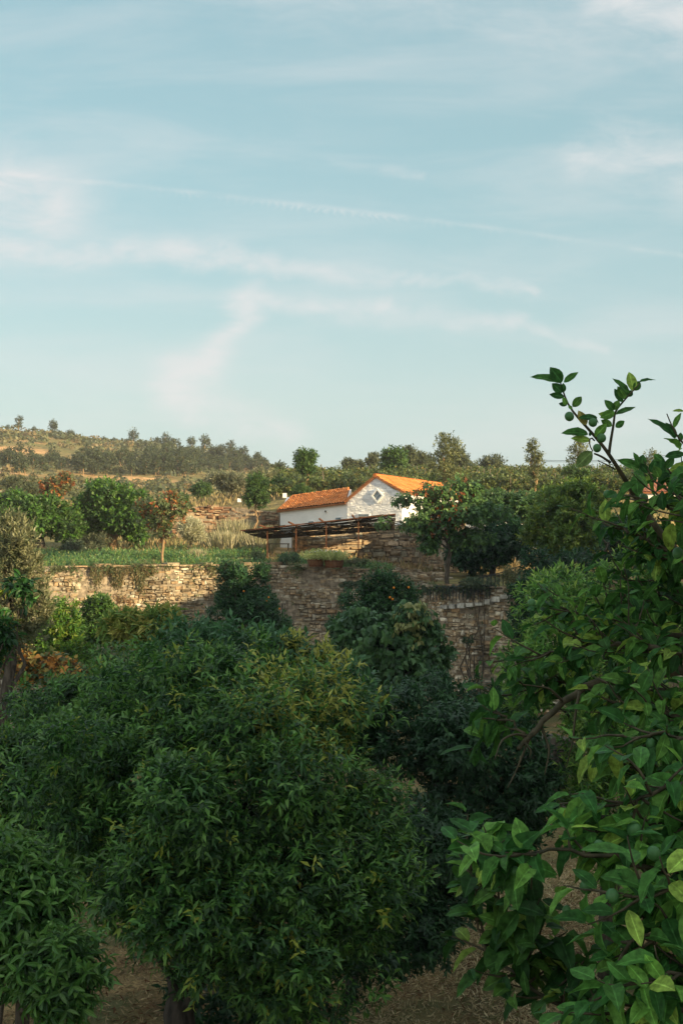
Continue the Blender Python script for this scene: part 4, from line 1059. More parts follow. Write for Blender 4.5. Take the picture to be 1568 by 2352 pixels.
T('autumn_tree', 'slender sapling with red and green leaves growing through the wall edge at left', 'tree', 123,
  [(372, 1180, 66, 44), (395, 1150, 30, 30), (372, 1215, 22, 34), (330, 1165, 28, 22), (415, 1165, 28, 20)], 65.8, 376, .06, 3300, L=.15, pal=G_RED + [((.13, .16, .06), 12), ((.09, .13, .05), 8)], k=8, kind='lobed', wr=.6, nl=6, up=.2, bark='bark_lit', top_frac=.4, base_z=4.1, lr=.35, nlimb=9)
T('autumn_tree', 'broad layered tree with red leaves in its middle in front of the white house', 'tree', 124,
  [(1030, 1180, 90, 50), (960, 1200, 75, 26), (1100, 1180, 80, 40), (1010, 1135, 80, 26), (930, 1150, 34, 12), (985, 1245, 46, 24), (1060, 1120, 50, 24), (1080, 1235, 60, 26), (880, 1200, 26, 8)], 64.5, 1028, .10, 14500, L=.165,
  pal=[((.08, .17, .05), 4), ((.12, .22, .06), 3), ((.055, .11, .045), 3)], k=9, kind='lobed', wr=.6, nl=6, up=.1, droop=.55, base_z=3.7, top_frac=.55, nlimb=24, lr=.3, lk=dict(rl=(.16, .30), top=0, core=.30),
  extra=lambda pos, t, rng, idx: np.where(((np.abs(pos[:, 0] - PX(1022, 64.5)) < (.9 + .5 * (pos[:, 2] > 8.2))) & (np.abs(pos[:, 2] - PZ(1165, 64.5)) < 1.35) & (rng.random(idx.max() + 1)[idx] < .15))[:, None], np.array([.30, .10, .03]) * rng.uniform(.5, 1.3, (len(pos), 1)), t))
T('laurel_bush', 'dark shaded mass of laurel right of the layered tree above the steps', 'bush', 125, [(1130, 1265, 90, 55), (1080, 1275, 50, 45), (1185, 1235, 55, 45), (1150, 1215, 60, 30)], 70, 1130, .15, 17000, L=.2, pal=G_DARK, k=10, kind='far', wr=.5, nl=7)
T('fig_tree', 'spreading green tree over the slatted pergola', 'tree', 126, [(1175, 1160, 62, 26), (1120, 1150, 50, 18), (1210, 1170, 40, 30)], 74, 1180, .1, 8000, L=.2, pal=[((.07, .14, .045), 3), ((.05, .11, .04), 2)], k=9, kind='far', wr=.55, nl=7)
T('citrus_tree', 'big rounded citrus tree catching yellow sunlight right of the pergola', 'tree', 127, [(1310, 1190, 95, 75), (1250, 1210, 55, 55), (1360, 1215, 75, 70), (1290, 1250, 100, 60), (1330, 1140, 55, 40)], 66, 1300, .2, 30000, L=.2, pal=[((.08, .15, .03), 3), ((.12, .20, .035), 3), ((.19, .25, .04), 2)], k=14, kind='far', wr=.45, nl=8, up=.5, lk=dict(rl=(.22, .36)))
T('citrus_tree', 'shaded hedge-like citrus trees filling the slope below the rounded one', 'tree', 128, [(1330, 1300, 110, 50), (1450, 1260, 110, 80), (1240, 1300, 50, 35)], 58, 1330, .2, 17000, L=.18, pal=G_DARK, k=9, kind='far', wr=.45, nl=8, base_z=3.9)
T('sapling', 'dark sapling on a thin pale stem left of the white wing', 'tree', 129, [(588, 1125, 28, 32), (578, 1145, 20, 20), (600, 1150, 18, 14)], 79, 586, .05, 5000, L=.17, pal=G_MID, k=8, kind='far', wr=.4, nl=7, bark='bark_lit', top_frac=.5)
T('sapling', 'lone bushy green tree standing on the skyline behind the tiled wing', 'tree', 130, [(699, 1062, 22, 24), (690, 1050, 14, 14), (713, 1050, 12, 16), (705, 1078, 18, 12)], 98, 704, .09, 5000, L=.2, pal=G_MID, k=8, kind='far', wr=.45, nl=7, bark='bark_lit', ragged=.25, top_frac=.6, fork=5)
sk = [  # px, py, rx, ry, d, seed, label, palette
    (902, 1056, 26, 30, 118, 131, 'full green tree on the skyline directly above the gable peak', G_MID),
    (800, 1066, 12, 11, 170, 132, 'first small round tree on the skyline left of the gable', G_FAR),
    (826, 1070, 10, 8, 170, 133, 'tiny round tree between the two skyline trees left of the gable', G_FAR),
    (858, 1058, 14, 16, 165, 134, 'lollipop tree with a bare stem on the skyline left of the gable', G_FAR),
    (938, 1052, 20, 25, 150, 135, 'greyish eucalyptus just right of the gable peak', G_FAR),
    (962, 1062, 16, 22, 152, 136, 'lower greyish eucalyptus above the bright roof slope', G_FAR),
    (985, 1068, 12, 22, 160, 137, 'thin pale eucalyptus beside the tall poplar', G_FAR),
    (1050, 1058, 22, 38, 140, 138, 'broad brownish eucalyptus right of the tall poplar', G_FAR),
    (1062, 1080, 18, 22, 142, 139, 'low brownish eucalyptus beneath the broad one', G_FAR),
    (1092, 1082, 17, 18, 150, 140, 'round eucalyptus with a pale crown on the crest', G_FAR),
    (1132, 1066, 24, 22, 145, 141, 'open-crowned tree with bare forked stems on the crest', G_FAR),
    (1166, 1090, 12, 13, 150, 142, 'smallest round tree on the crest right of the open-crowned one', G_FAR),
    (641, 1080, 13, 12, 150, 143, 'round dark tree on the skyline left of the lone bushy tree', G_FAR),
]
for px, py, rx, ry, d, sd, lb, pal in sk:
    T('eucalyptus_tree' if pal is G_FAR else 'oak_tree', lb, 'tree', sd, [(px, py, rx, ry), (px - rx * .4, py + ry * .4, rx * .6, ry * .5)], d, px + 1, .12, int(900 + rx * ry * 3), 'far', .30, .5, pal, k=8, nl=5, ragged=.18, top_frac=.45, fork=3, bark='bark_lit', lk=dict(rl=(.28, .42)))
# poplars: tall ragged columns
def poplar(px, y0, y1, rx, d, seed, label, n=2200, pal=[((.15, .17, .07), 3), ((.20, .22, .09), 2), ((.08, .10, .045), 2)]):
    rng = rngf(seed); sp = []
    m_ = 9
    for i in range(m_):
        t = i / (m_ - 1); sp.append((px + rng.normal(0, rx * .22), y0 + (y1 - y0) * t, rx * (.28 + .75 * math.sin((.12 + t * .8) * math.pi) * .9), (y1 - y0) / m_ * .85))
    sp[0], sp[4] = sp[4], sp[0]
    return T('poplar_tree', label, 'tree', seed, sp, d, px + 2, .07, n, 'far', .17, .5, pal, k=5, nl=6, up=1.0, ragged=.45, nlimb=8, lr=.4, bark='bark_lit', top_frac=.9, fork=1)
poplar(1022, 1006, 1110, 36, 92, 150, 'tallest poplar, full and yellow-green, rising behind the house roof', 4600)
poplar(1228, 1020, 1098, 19, 96, 151, 'slim pale poplar on the crest beside the power line')
poplar(1328, 1010, 1098, 27, 96, 152, 'ragged forked poplar on the crest behind the lemon shoot', 2300)
poplar(1490, 1042, 1100, 26, 98, 153, 'short thin poplar at the right behind the lemon leaves', 1800)
T('sapling', 'small dark leafy sapling at the foot of the forked poplar', 'tree', 154, [(1310, 1085, 16, 13), (1340, 1092, 20, 10)], 90, 1318, .04, 1500, L=.2, pal=G_MID, k=5, kind='far', wr=.45, nl=6)

# bushes and tufts on the terrace slope
def bush(label, px, py, d, rx, ry, n, L, pal, seed, wr=.35, k=7, kind='far', name='shrub', up=.6, **kw):
    rng = rngf(seed); c, R = E(px, py, d, rx, ry); lb = lump(rng, c, R, k); z = gz(c[0], d)
    lb = [(q, r) for q, r in lb]; ro = thing(name, (c[0], d, z), label, 'bush' if name == 'shrub' else 'grass tuft')
    st = MB()
    for i in range(5): st.tube(limb_path(rng, (c[0], d, z - .1), lb[i][0], 4, .05), [.04, .03, .02, .01], 5)
    put(st, 'stem', M['bark'], ro)
    obj('crown', crown_mesh('crown', seed, lb, n, kind, L, wr, pal, off=ro.location, up=up, **kw), ro); return ro
def tuft(label, px, py, d, w, h, n, seed, pal=G_STRAW, name='grass_tuft'):
    c = P(px, py, d); rng = rngf(seed); z = gz(c[0], d); ww = w * d / FPX; hh = CZ - (py - h - HOR) * d / FPX - z
    S = np.stack([c[0] + rng.normal(0, .20 * ww, n), d + rng.normal(0, .2 * ww, n), np.full(n, z)], 1)
    D = unit(np.stack([(S[:, 0] - c[0]) / ww * .6 + rng.normal(0, .12, n), (S[:, 1] - d) / ww * .6 + rng.normal(0, .16, n), np.ones(n)], 1))
    L = hh * rng.uniform(.55, 1.1, n); t = tints(rng, n, pal)
    ro = thing(name, (c[0], d, z), label, 'grass tuft')
    obj('blades', leaf_mesh('blades', 'far', S, D, rng.normal(size=(n, 3)), L, L * .03 + .012, t, M['dry_leaf'], off=(c[0], d, z)), ro)
bush('rounded pale straw-coloured clump right of the red-leaved sapling', 437, 1222, 75, 44, 27, 6500, .24, [((.46, .44, .28), 3), ((.56, .54, .38), 2), ((.30, .31, .18), 2)], 200, wr=.14, up=1.6, name='grass_tuft', mat=M['dry_leaf'])
tuft('pale grass clump just left of the reed canopy', 590, 1245, 77, 50, 22, 2600, 201)
tuft('small pale grass clump between the straw clump and the canopy', 515, 1238, 77, 60, 18, 1400, 202)
tuft('feathery pale grass below the field wall', 545, 1205, 82, 80, 14, 1300, 203)
tuft('low straw tuft on the terrace beside the sapling trunk', 452, 1276, 70, 40, 16, 700, 204)
tuft('pale grass tuft at the left corner of the white wing', 622, 1225, 80, 26, 18, 700, 205)
bush('silvery bushy shrub on the slope above the field wall', 528, 1110, 104, 50, 24, 5200, .22, [((.17, .18, .11), 3), ((.23, .23, .14), 2), ((.09, .11, .06), 2)], 210)
bush('silvery willow-like shrub behind the dark sapling', 602, 1100, 106, 45, 28, 5200, .22, [((.18, .19, .10), 3), ((.24, .24, .13), 2), ((.10, .12, .06), 2)], 211)
bush('yellow-green shrub above the end of the tiled wing', 640, 1120, 100, 32, 18, 3000, .22, G_MID + G_BRIGHT[:1], 212)
bush('rounded olive shrub in front of the vineyard left of the tiled wing', 690, 1132, 93, 28, 14, 2400, .2, G_MID, 213)
bush('dark low shrub on the bare slope', 460, 1128, 100, 26, 14, 2200, .2, G_MID, 214)
bush('dark green shrub at the foot of the large round tree', 170, 1262, 70, 34, 20, 3200, .14, [((.04, .06, .035), 3), ((.06, .09, .05), 2)], 215)
bush('grey-green lavender mound left of the round tree stems', 210, 1248, 72, 46, 20, 4000, .14, [((.08, .10, .06), 3), ((.12, .13, .07), 2)], 216)
bush('round grey-green shrub on the far left slope', 40, 1110, 120, 40, 16, 2800, .25, G_FAR, 217)
bush('wide dull shrub left of the orange-red tree', 60, 1132, 105, 44, 16, 2800, .22, G_FAR, 218)
bush('brownish shrub in the middle of the slope behind the red-leaved sapling', 420, 1150, 90, 24, 12, 1800, .18, G_MID, 219)
bush('shaded creeper mound beside the upper railing', 1095, 1340, 62.0, 55, 11, 2600, .10, [((.05, .09, .05), 3), ((.09, .12, .06), 2)], 220)
bush('dry yellowish weeds growing up the end of the railing', 1180, 1330, 60.6, 34, 26, 2600, .12, [((.16, .16, .07), 3), ((.10, .12, .05), 3)], 221)
bush('small green plant rooted in the face of the bare wall', 1075, 1472, 61.6, 13, 10, 420, .10, G_DARK, 222, k=4)
bush('pale green cushion plant left of the barrel planters', 590, 1278, 69.5, 22, 12, 1500, .12, [((.16, .20, .08), 2), ((.10, .14, .06), 2)], 223)
bush('fresh green cushion plant next to the left barrel planter', 668, 1283, 68.6, 36, 12, 2600, .12, [((.05, .12, .06), 3), ((.09, .15, .07), 2)], 224)
bush('sprawling weeds right of the right barrel planter', 820, 1297, 68.0, 40, 12, 2200, .12, [((.12, .13, .06), 2), ((.08, .10, .05), 2), ((.2, .17, .08), 1)], 225)

# creepers hanging over the wall
def hanging(label, px0, px1, y0, y1, n, seed, pal, dens=9):
    rng = rngf(seed); m_ = n // dens; cs_ = rng.uniform(px0, px1, 7); px = np.clip(cs_[rng.integers(7, size=m_)] + rng.normal(0, (px1 - px0) * .10, m_), px0 - 15, px1 + 15); S = []; D = []
    for p in px:
        _, w_ = s_on_wall(p); S.append([w_[0], w_[1] - .16 - rng.uniform(0, .12), PZ(y0, w_[1]) + rng.uniform(-.05, .1)])
    S = np.array(S); D = np.tile([0, 0, -1.0], (m_, 1)) + rng.normal(0, .08, (m_, 3)); ln = (y1 - y0) * 65 / FPX * rng.uniform(.25, 1.0, m_) * (.65 + .5 * np.sin(px * .13 + seed) + .25 * np.sin(px * .41))
    pos, ax, nr, idx, tt = shoot_leaves(rng, S, D, ln, dens, (60, 30), .3); t = tints(rng, len(pos), pal, idx)
    c = S.mean(0); ro = obj('creeper', leaf_mesh('creeper', 'far', pos, ax, nr + np.array([0, -1.2, 0]), np.full(len(pos), .13), np.full(len(pos), .05), t, M['leaf'], off=c), None, c, label, 'creeper')
hanging('brownish creeper curtain hanging over the sunlit part of the lower wall', 228, 338, 1303, 1350, 5200, 230, [((.14, .13, .055), 3), ((.20, .15, .07), 2), ((.08, .10, .045), 2)])
hanging('short green creeper on the wall top left of the sapling trunk', 120, 155, 1303, 1318, 700, 231, [((.12, .14, .06), 2)])
hanging('thin green creeper spilling over the wall between the planters and the pointed tree', 780, 850, 1338, 1356, 1300, 232, [((.05, .09, .05), 2), ((.09, .11, .06), 2)])
hanging('green creeper trailing through the lower railing on the wall', 985, 1140, 1346, 1368, 2600, 233, [((.07, .11, .07), 3), ((.10, .14, .08), 2)])
hanging('dry creeper beside the conical orange tree', 478, 520, 1303, 1320, 700, 234, [((.16, .16, .07), 2)])

# weeds rooted along the wall top and in its joints
rng = rngf(236); S = []
for c_ in list(rng.uniform(105, 1180, 26)):
    for k in range(int(rng.integers(12, 50))):
        p = c_ + rng.normal(0, 9)
        if not 100 < p < 1190 or 692 < p < 800: continue
        _, w_ = s_on_wall(p); zt_ = float(np.interp(w_[0], WALL[:, 0], WTOP)); low = rng.random() < .25
        S.append([w_[0], w_[1] - .12, zt_ - rng.uniform(-.1, .15) - (rng.uniform(0, 2.2) * rng.random() if low else 0)])
S = np.array(S); D = np.tile([0, -.6, .1], (len(S), 1)) + rng.normal(0, .45, (len(S), 3))
pos, ax, nr, idx, tt = shoot_leaves(rng, S, D, rng.uniform(.12, .38, len(S)), 7, (65, 30), .5)
t = tints(rng, len(pos), [((.09, .13, .05), 3), ((.15, .15, .06), 2), ((.20, .16, .08), 1)], idx)
obj('wall_weeds', leaf_mesh('wall_weeds', 'far', pos, ax, nr, np.full(len(pos), .11), np.full(len(pos), .045), t, M['leaf']), kind='stuff')

# low green weeds over the terrace (nobody could count them)
rng = rngf(240); n = 13000
x = rng.uniform(-15.5, 2.5, n); y = yw(x) + .4 + rng.beta(1.1, 1.5, n) * 12
pat = np.sin(x * 1.1 + y * .4) + np.sin(x * .43 - y * .9 + 1); keep = (pat > -.9) & ~((x > -4) & (y > 71)); x, y = x[keep], y[keep]; n = len(x)
S = np.stack([x, y, height(x, y)], 1); D = np.tile([0, 0, 1.0], (n, 1)) + rng.normal(0, .3, (n, 3))
pos, ax, nr, idx, tt = shoot_leaves(rng, S, D, rng.uniform(.15, .5, n), 7, (60, 25), 0)
t = tints(rng, len(pos), [((.09, .19, .06), 4), ((.13, .23, .065), 3), ((.22, .24, .08), 1.5), ((.06, .14, .07), 3)], idx)
obj('ground_cover', leaf_mesh('ground_cover', 'far', pos, ax, nr, rng.uniform(.08, .16, len(pos)), np.full(len(pos), .045), t, M['leaf']), kind='stuff')
# dry grass over the slopes
n = 26000; u = rng.uniform(-.27, .27, n); y = rng.uniform(72, 125, n) ; x = u * y
S = np.stack([x, y, height(x, y)], 1); pat = np.sin(x * .5 + 1) + np.sin(y * .35 + x * .2) + rng.normal(0, .5, n); k_ = (pat > -.5) & ~((x > -3.7) & (x < 9) & (y > 75))
S = S[k_]; n = len(S); D = np.tile([0, 0, 1.0], (n, 1)) + rng.normal(0, .35, (n, 3)); L = rng.uniform(.2, .55, n)
t = tints(rng, n, [((.33, .25, .12), 3), ((.24, .20, .09), 2), ((.14, .14, .06), 2), ((.40, .30, .16), 1)])
obj('dry_grass', leaf_mesh('dry_grass', 'far', S, D, rng.normal(size=(n, 3)), L, L * .22, t, M['dry_leaf']), kind='stuff')
# straw litter and short grass on the orchard floor
n = 70000; y = 11 + 24 * rng.random(n) ** 1.5; x = rng.uniform(-.27, .27, n) * y
S = np.stack([x, y, zorch(x, y) + .004], 1); pat = np.sin(x * 1.7 + y * .6) + np.sin(x * .8 - y * 1.3 + 2) + rng.normal(0, .6, n); k_ = pat > -.9; S = S[k_]; n = len(S)
D = rng.normal(0, 1, (n, 3)) * [1, 1, .25] + [0, 0, .35]; L = rng.uniform(.05, .14, n)
t = tints(rng, n, [((.30, .23, .12), 3), ((.18, .13, .07), 3), ((.10, .11, .045), 2.5), ((.42, .33, .18), 1), ((.12, .055, .03), 2)])
obj('straw_litter', leaf_mesh('straw_litter', 'far', S, D, rng.normal(size=(n, 3)) + [0, 0, 1], L, L * .13 + .003, t, M['dry_leaf']), kind='stuff')

n = 60000; y = 12 + 15 * rng.random(n) ** 1.3; px_ = 790 + 640 * rng.random(n) ** .9; x = (px_ - 784) / FPX * y
S = np.stack([x, y, zorch(x, y) + .006], 1); k_ = (np.sin(x * 1.9 + y * .8) + rng.normal(0, .7, n)) > -.6; S = S[k_]; n = len(S)
D = rng.normal(0, 1, (n, 3)) * [1, 1, .3] + [0, 0, .35]; L = rng.uniform(.05, .13, n)
t = tints(rng, n, [((.52, .43, .25), 4), ((.38, .31, .17), 3), ((.20, .21, .09), 2), ((.65, .56, .36), 1)])
obj('straw_patch', leaf_mesh('straw_patch', 'far', S, D, rng.normal(size=(n, 3)) + [0, 0, 1], L, L * .13 + .003, t, M['dry_leaf']), kind='stuff')

# vineyard rows on the crest
yv = [96, 99.5, 103, 107, 111, 115.5, 120, 125, 130]
for i, y in enumerate(yv):
    rng = rngf(300 + i); x0, x1 = PX(600 + i * 4, y) , PX(1620, y); n = 1700; xx = rng.uniform(x0, x1, n)
    yy = y + .25 * np.sin(xx * .15) + rng.normal(0, .18, n); hh_ = rng.uniform(.25, 1.0 + .22 * np.sin(xx * 1.9 + i), n)
    z = height(xx, yy); S = np.stack([xx, yy, z + hh_], 1); D = rng.normal(0, .5, (n, 3)) + [0, -.2, .6]
    pos, ax, nr, idx, tt = shoot_leaves(rng, S, D, rng.uniform(.15, .4, n), 6, (70, 40), .3)
    t = tints(rng, len(pos), [((.09, .13, .035), 3), ((.13, .16, .045), 2), ((.06, .09, .03), 2), ((.22, .19, .05), .7)], idx)
    y_ = y; zb = float(height(0, y_)); ro = thing('vine_row', (0, y_, zb), 'row of grapevines crossing the crest of the vineyard slope', 'vine row', 'vine rows on the slope behind the house')
    obj('foliage', leaf_mesh('foliage', 'far', pos, ax, nr, np.full(len(pos), .19), np.full(len(pos), .15), t, M['leaf'], off=(0, y_, zb)), ro)
    mb = MB()
    for xp in np.arange(x0, x1, 4.2): mb.box((xp, y_, float(height(xp, y_)) + .6), (.06, .06, 1.5))
    put(mb, 'stakes', M['wood'], ro)

# power line
mb = MB(); a = P(1234, 1062, 105); zz = float(height(a[0], 105)); mb.tube([(a[0], 105, zz), (a[0], 105, PZ(1052, 105))], [.08, .06], 7)
ro = thing('power_pole', (a[0], 105, zz), 'thin power pole half hidden in the slim poplar', 'pole'); put(mb, 'pole', M['wood'], ro)
mb = MB(); mb.box((a[0], 105, PZ(1058, 105)), (.7, .08, .08)); put(mb, 'crossarm', M['wood'], ro)
for k, (y0, y1) in enumerate(((1057, 1018), (1060, 1022))):
    p0 = P(1234, y0, 105); p1 = P(1720, y1 - 4, 100); t = np.linspace(0, 1, 20)[:, None]; pp = p0 + (p1 - p0) * t; pp[:, 2] -= .5 * np.sin(t[:, 0] * math.pi)
    mb = MB(); mb.tube(pp, .016, 4); o = put(mb, 'wire', M['iron'], ro)
p0 = P(1234, 1062, 105); p1 = P(1165, 1100, 112); mb = MB(); mb.tube([p0, (p0 + p1) / 2 - [0, 0, .1], p1], .014, 4); put(mb, 'wire', M['iron'], ro)

# ------------------------------------------------------------------ far hill: scrub and trees
rng = rngf(400); n = 5200; u = rng.uniform(-.30, .10, n); y = 125 + 290 * rng.random(n) ** .8; x = u * y
den = np.sin(x * .06 + y * .03) + np.sin(x * .11 - y * .05 + 2) + rng.normal(0, .8, n); k_ = (den > -.15) & ((u < -.03) | (y > 200)); x, y = x[k_], y[k_]; n = len(x)
r = rng.uniform(.4, 1.1, n) * (.5 + y / 400); c = np.stack([x, y, height(x, y) + r * .3], 1); m_ = 26
d_ = unit(rng.normal(size=(n, m_, 3))); d_[..., 2] = np.abs(d_[..., 2]); pos = (c[:, None] + d_ * r[:, None, None] * np.array([1.2, 1.2, .75]) * rng.uniform(.7, 1.1, (n, m_, 1))).reshape(-1, 3)
nn = d_.reshape(-1, 3) + rng.normal(0, .4, (n * m_, 3)); ax = np.cross(nn, rng.normal(size=(n * m_, 3)))
t = np.repeat(tints(rng, n, [((.10, .115, .05), 3), ((.15, .14, .06), 2), ((.08, .095, .045), 2), ((.22, .17, .08), 1.5)]), m_, 0) * rng.uniform(.8, 1.2, (n * m_, 1))
L = np.repeat(r * .62, m_)
obj('hillside_scrub', leaf_mesh('hillside_scrub', 'far', pos, ax, nn, L, L * .8, t, M['leaf']), kind='stuff')
protos = []
for i in range(6):
    rng = rngf(420 + i); tall = [4.6, 5.6, 3.8, 5.0, 3.2, 6.4][i]; wd_ = [1.5, 1.3, 1.8, 1.2, 1.8, 1.3][i]
    c = np.array([0, 0, tall * .62]); lb = lump(rng, c, np.array([wd_, wd_, tall * .40]), 9, rl=(.30, .46))
    ro = thing('eucalyptus_tree', (0, 0, 0), 'small dark eucalyptus in the wood on the far left hill', 'tree', 'trees on the far left hill')
    obj('trunk', trunk_mesh('trunk', 430 + i, (0, 0, -.5), (0, 0, tall * .75), .14, lb, M['bark_lit'], (0, 0, 0), 5), ro)
    obj('crown', crown_mesh('crown', 440 + i, lb, 520, 'far', .55, .6, [((.055, .075, .032), 3), ((.08, .10, .042), 2), ((.04, .055, .026), 2)], nl=4, ragged=.15), ro)
    protos.append(ro)
spots = []
rng = rngf(450)
def crest_py(px): return np.interp(px, [0, 60, 170, 300, 400, 520, 600, 650], [985, 992, 1004, 1022, 1036, 1052, 1068, 1085])
def on_hill(px, py):
    """distance at which the ray of this pixel column reaches the slope"""
    ys = np.linspace(130, 380, 260); z = height((px - 784) / FPX * ys, ys); pr = HOR - (z - CZ) * FPX / ys
    i = np.where(pr <= py)[0]; return float(ys[i[0]]) if len(i) else 378.0
for k in range(22): spots.append((rng.uniform(0, 330), None, rng.uniform(.28, .5), 374))          # crest
for k in range(130): px = rng.uniform(330, 610); spots.append((px, max(crest_py(px) + 12, rng.uniform(1046, 1094)), .68, None))
for k in range(44): px = rng.uniform(170, 350); spots.append((px, rng.uniform(1066, 1094), .62, None))
for k in range(34): px = rng.uniform(0, 150); spots.append((px, rng.uniform(1062, 1092), .55, None))
spots += [(308, None, 1.15, 376), (44, None, .7, 376), (122, None, .9, 376), (160, None, .85, 376), (530, None, 1.0, 376), (510, None, .7, 376), (470, None, 1.1, 376), (440, None, 1.0, 374), (360, None, 1.0, 374), (380, None, .9, 374), (400, None, .95, 374), (590, None, .6, 378), (620, None, .5, 378)]
for j, (px, py, s, dd) in enumerate(spots):
    d = dd if dd else on_hill(px, py); x = PX(px, d)
    if j < 6: o = protos[j]
    else: o = copy_tree(protos[int(rng.integers(6))])
    sc = s * rng.uniform(.7, 1.15); o.location = (x, d, float(height(x, d)) - .2)
    o.scale = (sc, sc, sc * rng.uniform(.85, 1.15)); o.rotation_euler = (0, 0, rng.uniform(0, 6.28))

# ------------------------------------------------------------------ lemon tree reaching in from the right
LT = thing('lemon_tree', (PX(1760, 5.0), 5.0, 0), 'lemon tree with large glossy leaves and green fruit reaching in along the right edge', 'tree')
LOFF = np.array(LT.location)
rng = rngf(500); wood = MB(); LP, LA, LN_, LL, LW, LTi, LB = [], [], [], [], [], [], []
def add_leaf(p, a, nrm, L, w, col, bend=1.0):
    LP.append(p); LA.append(a); LN_.append(nrm); LL.append(L); LW.append(w); LTi.append(col); LB.append(bend)
LEMC = np.array([p[0] for p in G_LEMON]); LEMW = np.array([p[1] for p in G_LEMON]); LEMW = LEMW / LEMW.sum()
def lcol(): return LEMC[rng.choice(len(LEMC), p=LEMW)] * rng.uniform(.8, 1.25)
def path_px(pts): return np.array([P(*p) for p in pts])
def resample(p, n):
    s = np.concatenate([[0], np.cumsum(np.linalg.norm(np.diff(p, axis=0), axis=1))]); t = np.linspace(0, s[-1], n)
    q = np.stack([np.interp(t, s, p[:, i]) for i in range(3)], 1)
    if n > 4: q[1:-1] = (q[:-2] + 2 * q[1:-1] + q[2:]) / 4
    return q
def twig(st, dr, ln, nl, L=(.075, .12), r=.0028, droop=.5, dark=1.0):
    d = unit(np.asarray(dr, float)); m_ = 7; p = [np.array(st, float)]
    for i in range(m_): d = unit(d + rng.normal(0, .12, 3) + np.array([0, 0, .03])); p.append(p[-1] + d * ln / m_)
    p = np.array(p); wood.tube(p, np.linspace(r * 1.6, r * .5, len(p)), 5)
    for k in range(nl):
        t = (k + .8) / nl; i = min(int(t * m_), m_ - 1); q = p[i] + (p[i + 1] - p[i]) * (t * m_ - i) if i < m_ else p[-1]
        q = p[-1] if k == nl - 1 else q
        dd = unit(p[i + 1] - p[i]); az = k * 2.4 + rng.uniform(-.5, .5); u = unit(np.cross(dd, [0.1, .3, 1])); w = np.cross(dd, u)
        an = math.radians(rng.uniform(35, 80)); a = dd * math.cos(an) + (u * math.cos(az) + w * math.sin(az)) * math.sin(an) + np.array([0, 0, -droop * rng.uniform(0, 1.3)])
        a = unit(a); nrm = np.array([rng.normal(0, .45), -.35 + rng.normal(0, .45), 1.0]) + dd * .5
        l = rng.uniform(*L) * (.75 if t > .85 else 1)
        add_leaf(q + a * .008, a, nrm, l, l * rng.uniform(.44, .56), lcol() * dark, rng.uniform(.2, 1.7))
def limb(pts, r0, r1, ntw=10, tl=(.14, .32), bias=(-.5, 0, .2), nl=(5, 8), frm=.15, L=(.075, .12), dark=1.0, droop=.5):
    if dark == 1.0 and pts[-1][2] < 3.7: dark = 1.35
    p = resample(path_px(pts), 22); p[1:-1] += rng.normal(0, .006, (20, 3)); wood.tube(p, np.linspace(r0, r1, 22), 8)
    for k in range(ntw):
        t = frm + (1 - frm) * (k + rng.random()) / ntw; i = min(int(t * 21), 20); dd = unit(p[i + 1] - p[i])
        dr = dd * .6 + rng.normal(0, .75, 3) + np.array(bias); twig(p[i], dr, rng.uniform(*tl), int(rng.integers(*nl)), L=L, dark=dark, droop=droop)
    if ntw: twig(p[-1], p[-1] - p[-3], .16, 6, L=L, dark=dark, droop=droop)
# trunk, out of the frame on the right
tp = [np.array([LOFF[0], 5.0, 0]), np.array([LOFF[0] + .08, 5.05, 1.6]), np.array([LOFF[0] - .02, 5.0, 3.2]), np.array([LOFF[0] + .05, 4.9, 4.8]), np.array([LOFF[0], 4.9, 6.2])]
wood.tube(resample(np.array(tp), 14), np.linspace(.13, .012, 14), 10)
# top shoot with its fork, silhouetted on the sky
top = resample(path_px([(1760, 1420, 4.9), (1620, 1340, 4.9), (1520, 1230, 4.9), (1470, 1162, 4.9), (1437, 1105, 4.85), (1405, 1055, 4.8), (1385, 1025, 4.8), (1350, 985, 4.8), (1322, 955, 4.8), (1300, 925, 4.8), (1290, 890, 4.8), (1284, 872, 4.8)]), 40)
wood.tube(top, np.concatenate([np.linspace(.022, .011, 20), np.linspace(.010, .0022, 20)]), 8)
fk = resample(path_px([(1397, 1045, 4.8), (1401, 1015, 4.8), (1408, 975, 4.8), (1411, 945, 4.8), (1432, 920, 4.78), (1455, 895, 4.75), (1468, 880, 4.75)]), 20)
wood.tube(fk, np.linspace(.0055, .0018, 20), 6)
wood.tube(resample(path_px([(1400, 1062, 4.8), (1380, 1048, 4.75), (1364, 1042, 4.72)]), 6), np.linspace(.005, .003, 6), 6)
wood.tube(resample(path_px([(1412, 1078, 4.8), (1390, 1066, 4.78), (1372, 1058, 4.75)]), 6), np.linspace(.003, .0015, 6), 6)
wood.tube(resample(path_px([(1364, 1012, 4.8), (1355, 1000, 4.78), (1350, 1020, 4.76), (1360, 1036, 4.74)]), 6), np.linspace(.003, .002, 6), 6)
def zl(x, y): return 1191.7 + x * .24, 815.4 + y * .24
def leaf_px(x0, y0, x1, y1, wz, d=4.78, face=None, col=None, bend=.6, tilt=.0):
    """a leaf from base to tip, wz = visible width; its blade keeps a real width and is turned to show that much"""
    a, b = P(*zl(x0, y0), d), P(*zl(x1, y1), d + tilt); L = np.linalg.norm(b - a); w = min(wz * 1.3 * .24 * d / FPX, L * .72)
    W = max(w, L * .42); c = min(1, w / W); s = math.sqrt(1 - c * c); ax = unit(b - a); toC = np.array([0, -1.0, 0]); side = unit(np.cross(ax, toC))
    sgn = 1 if side[2] > 0 else -1
    nrm = toC * c + side * s * sgn
    add_leaf(a, ax, nrm, L, W, (lcol() if col is None else np.array(col)), bend)
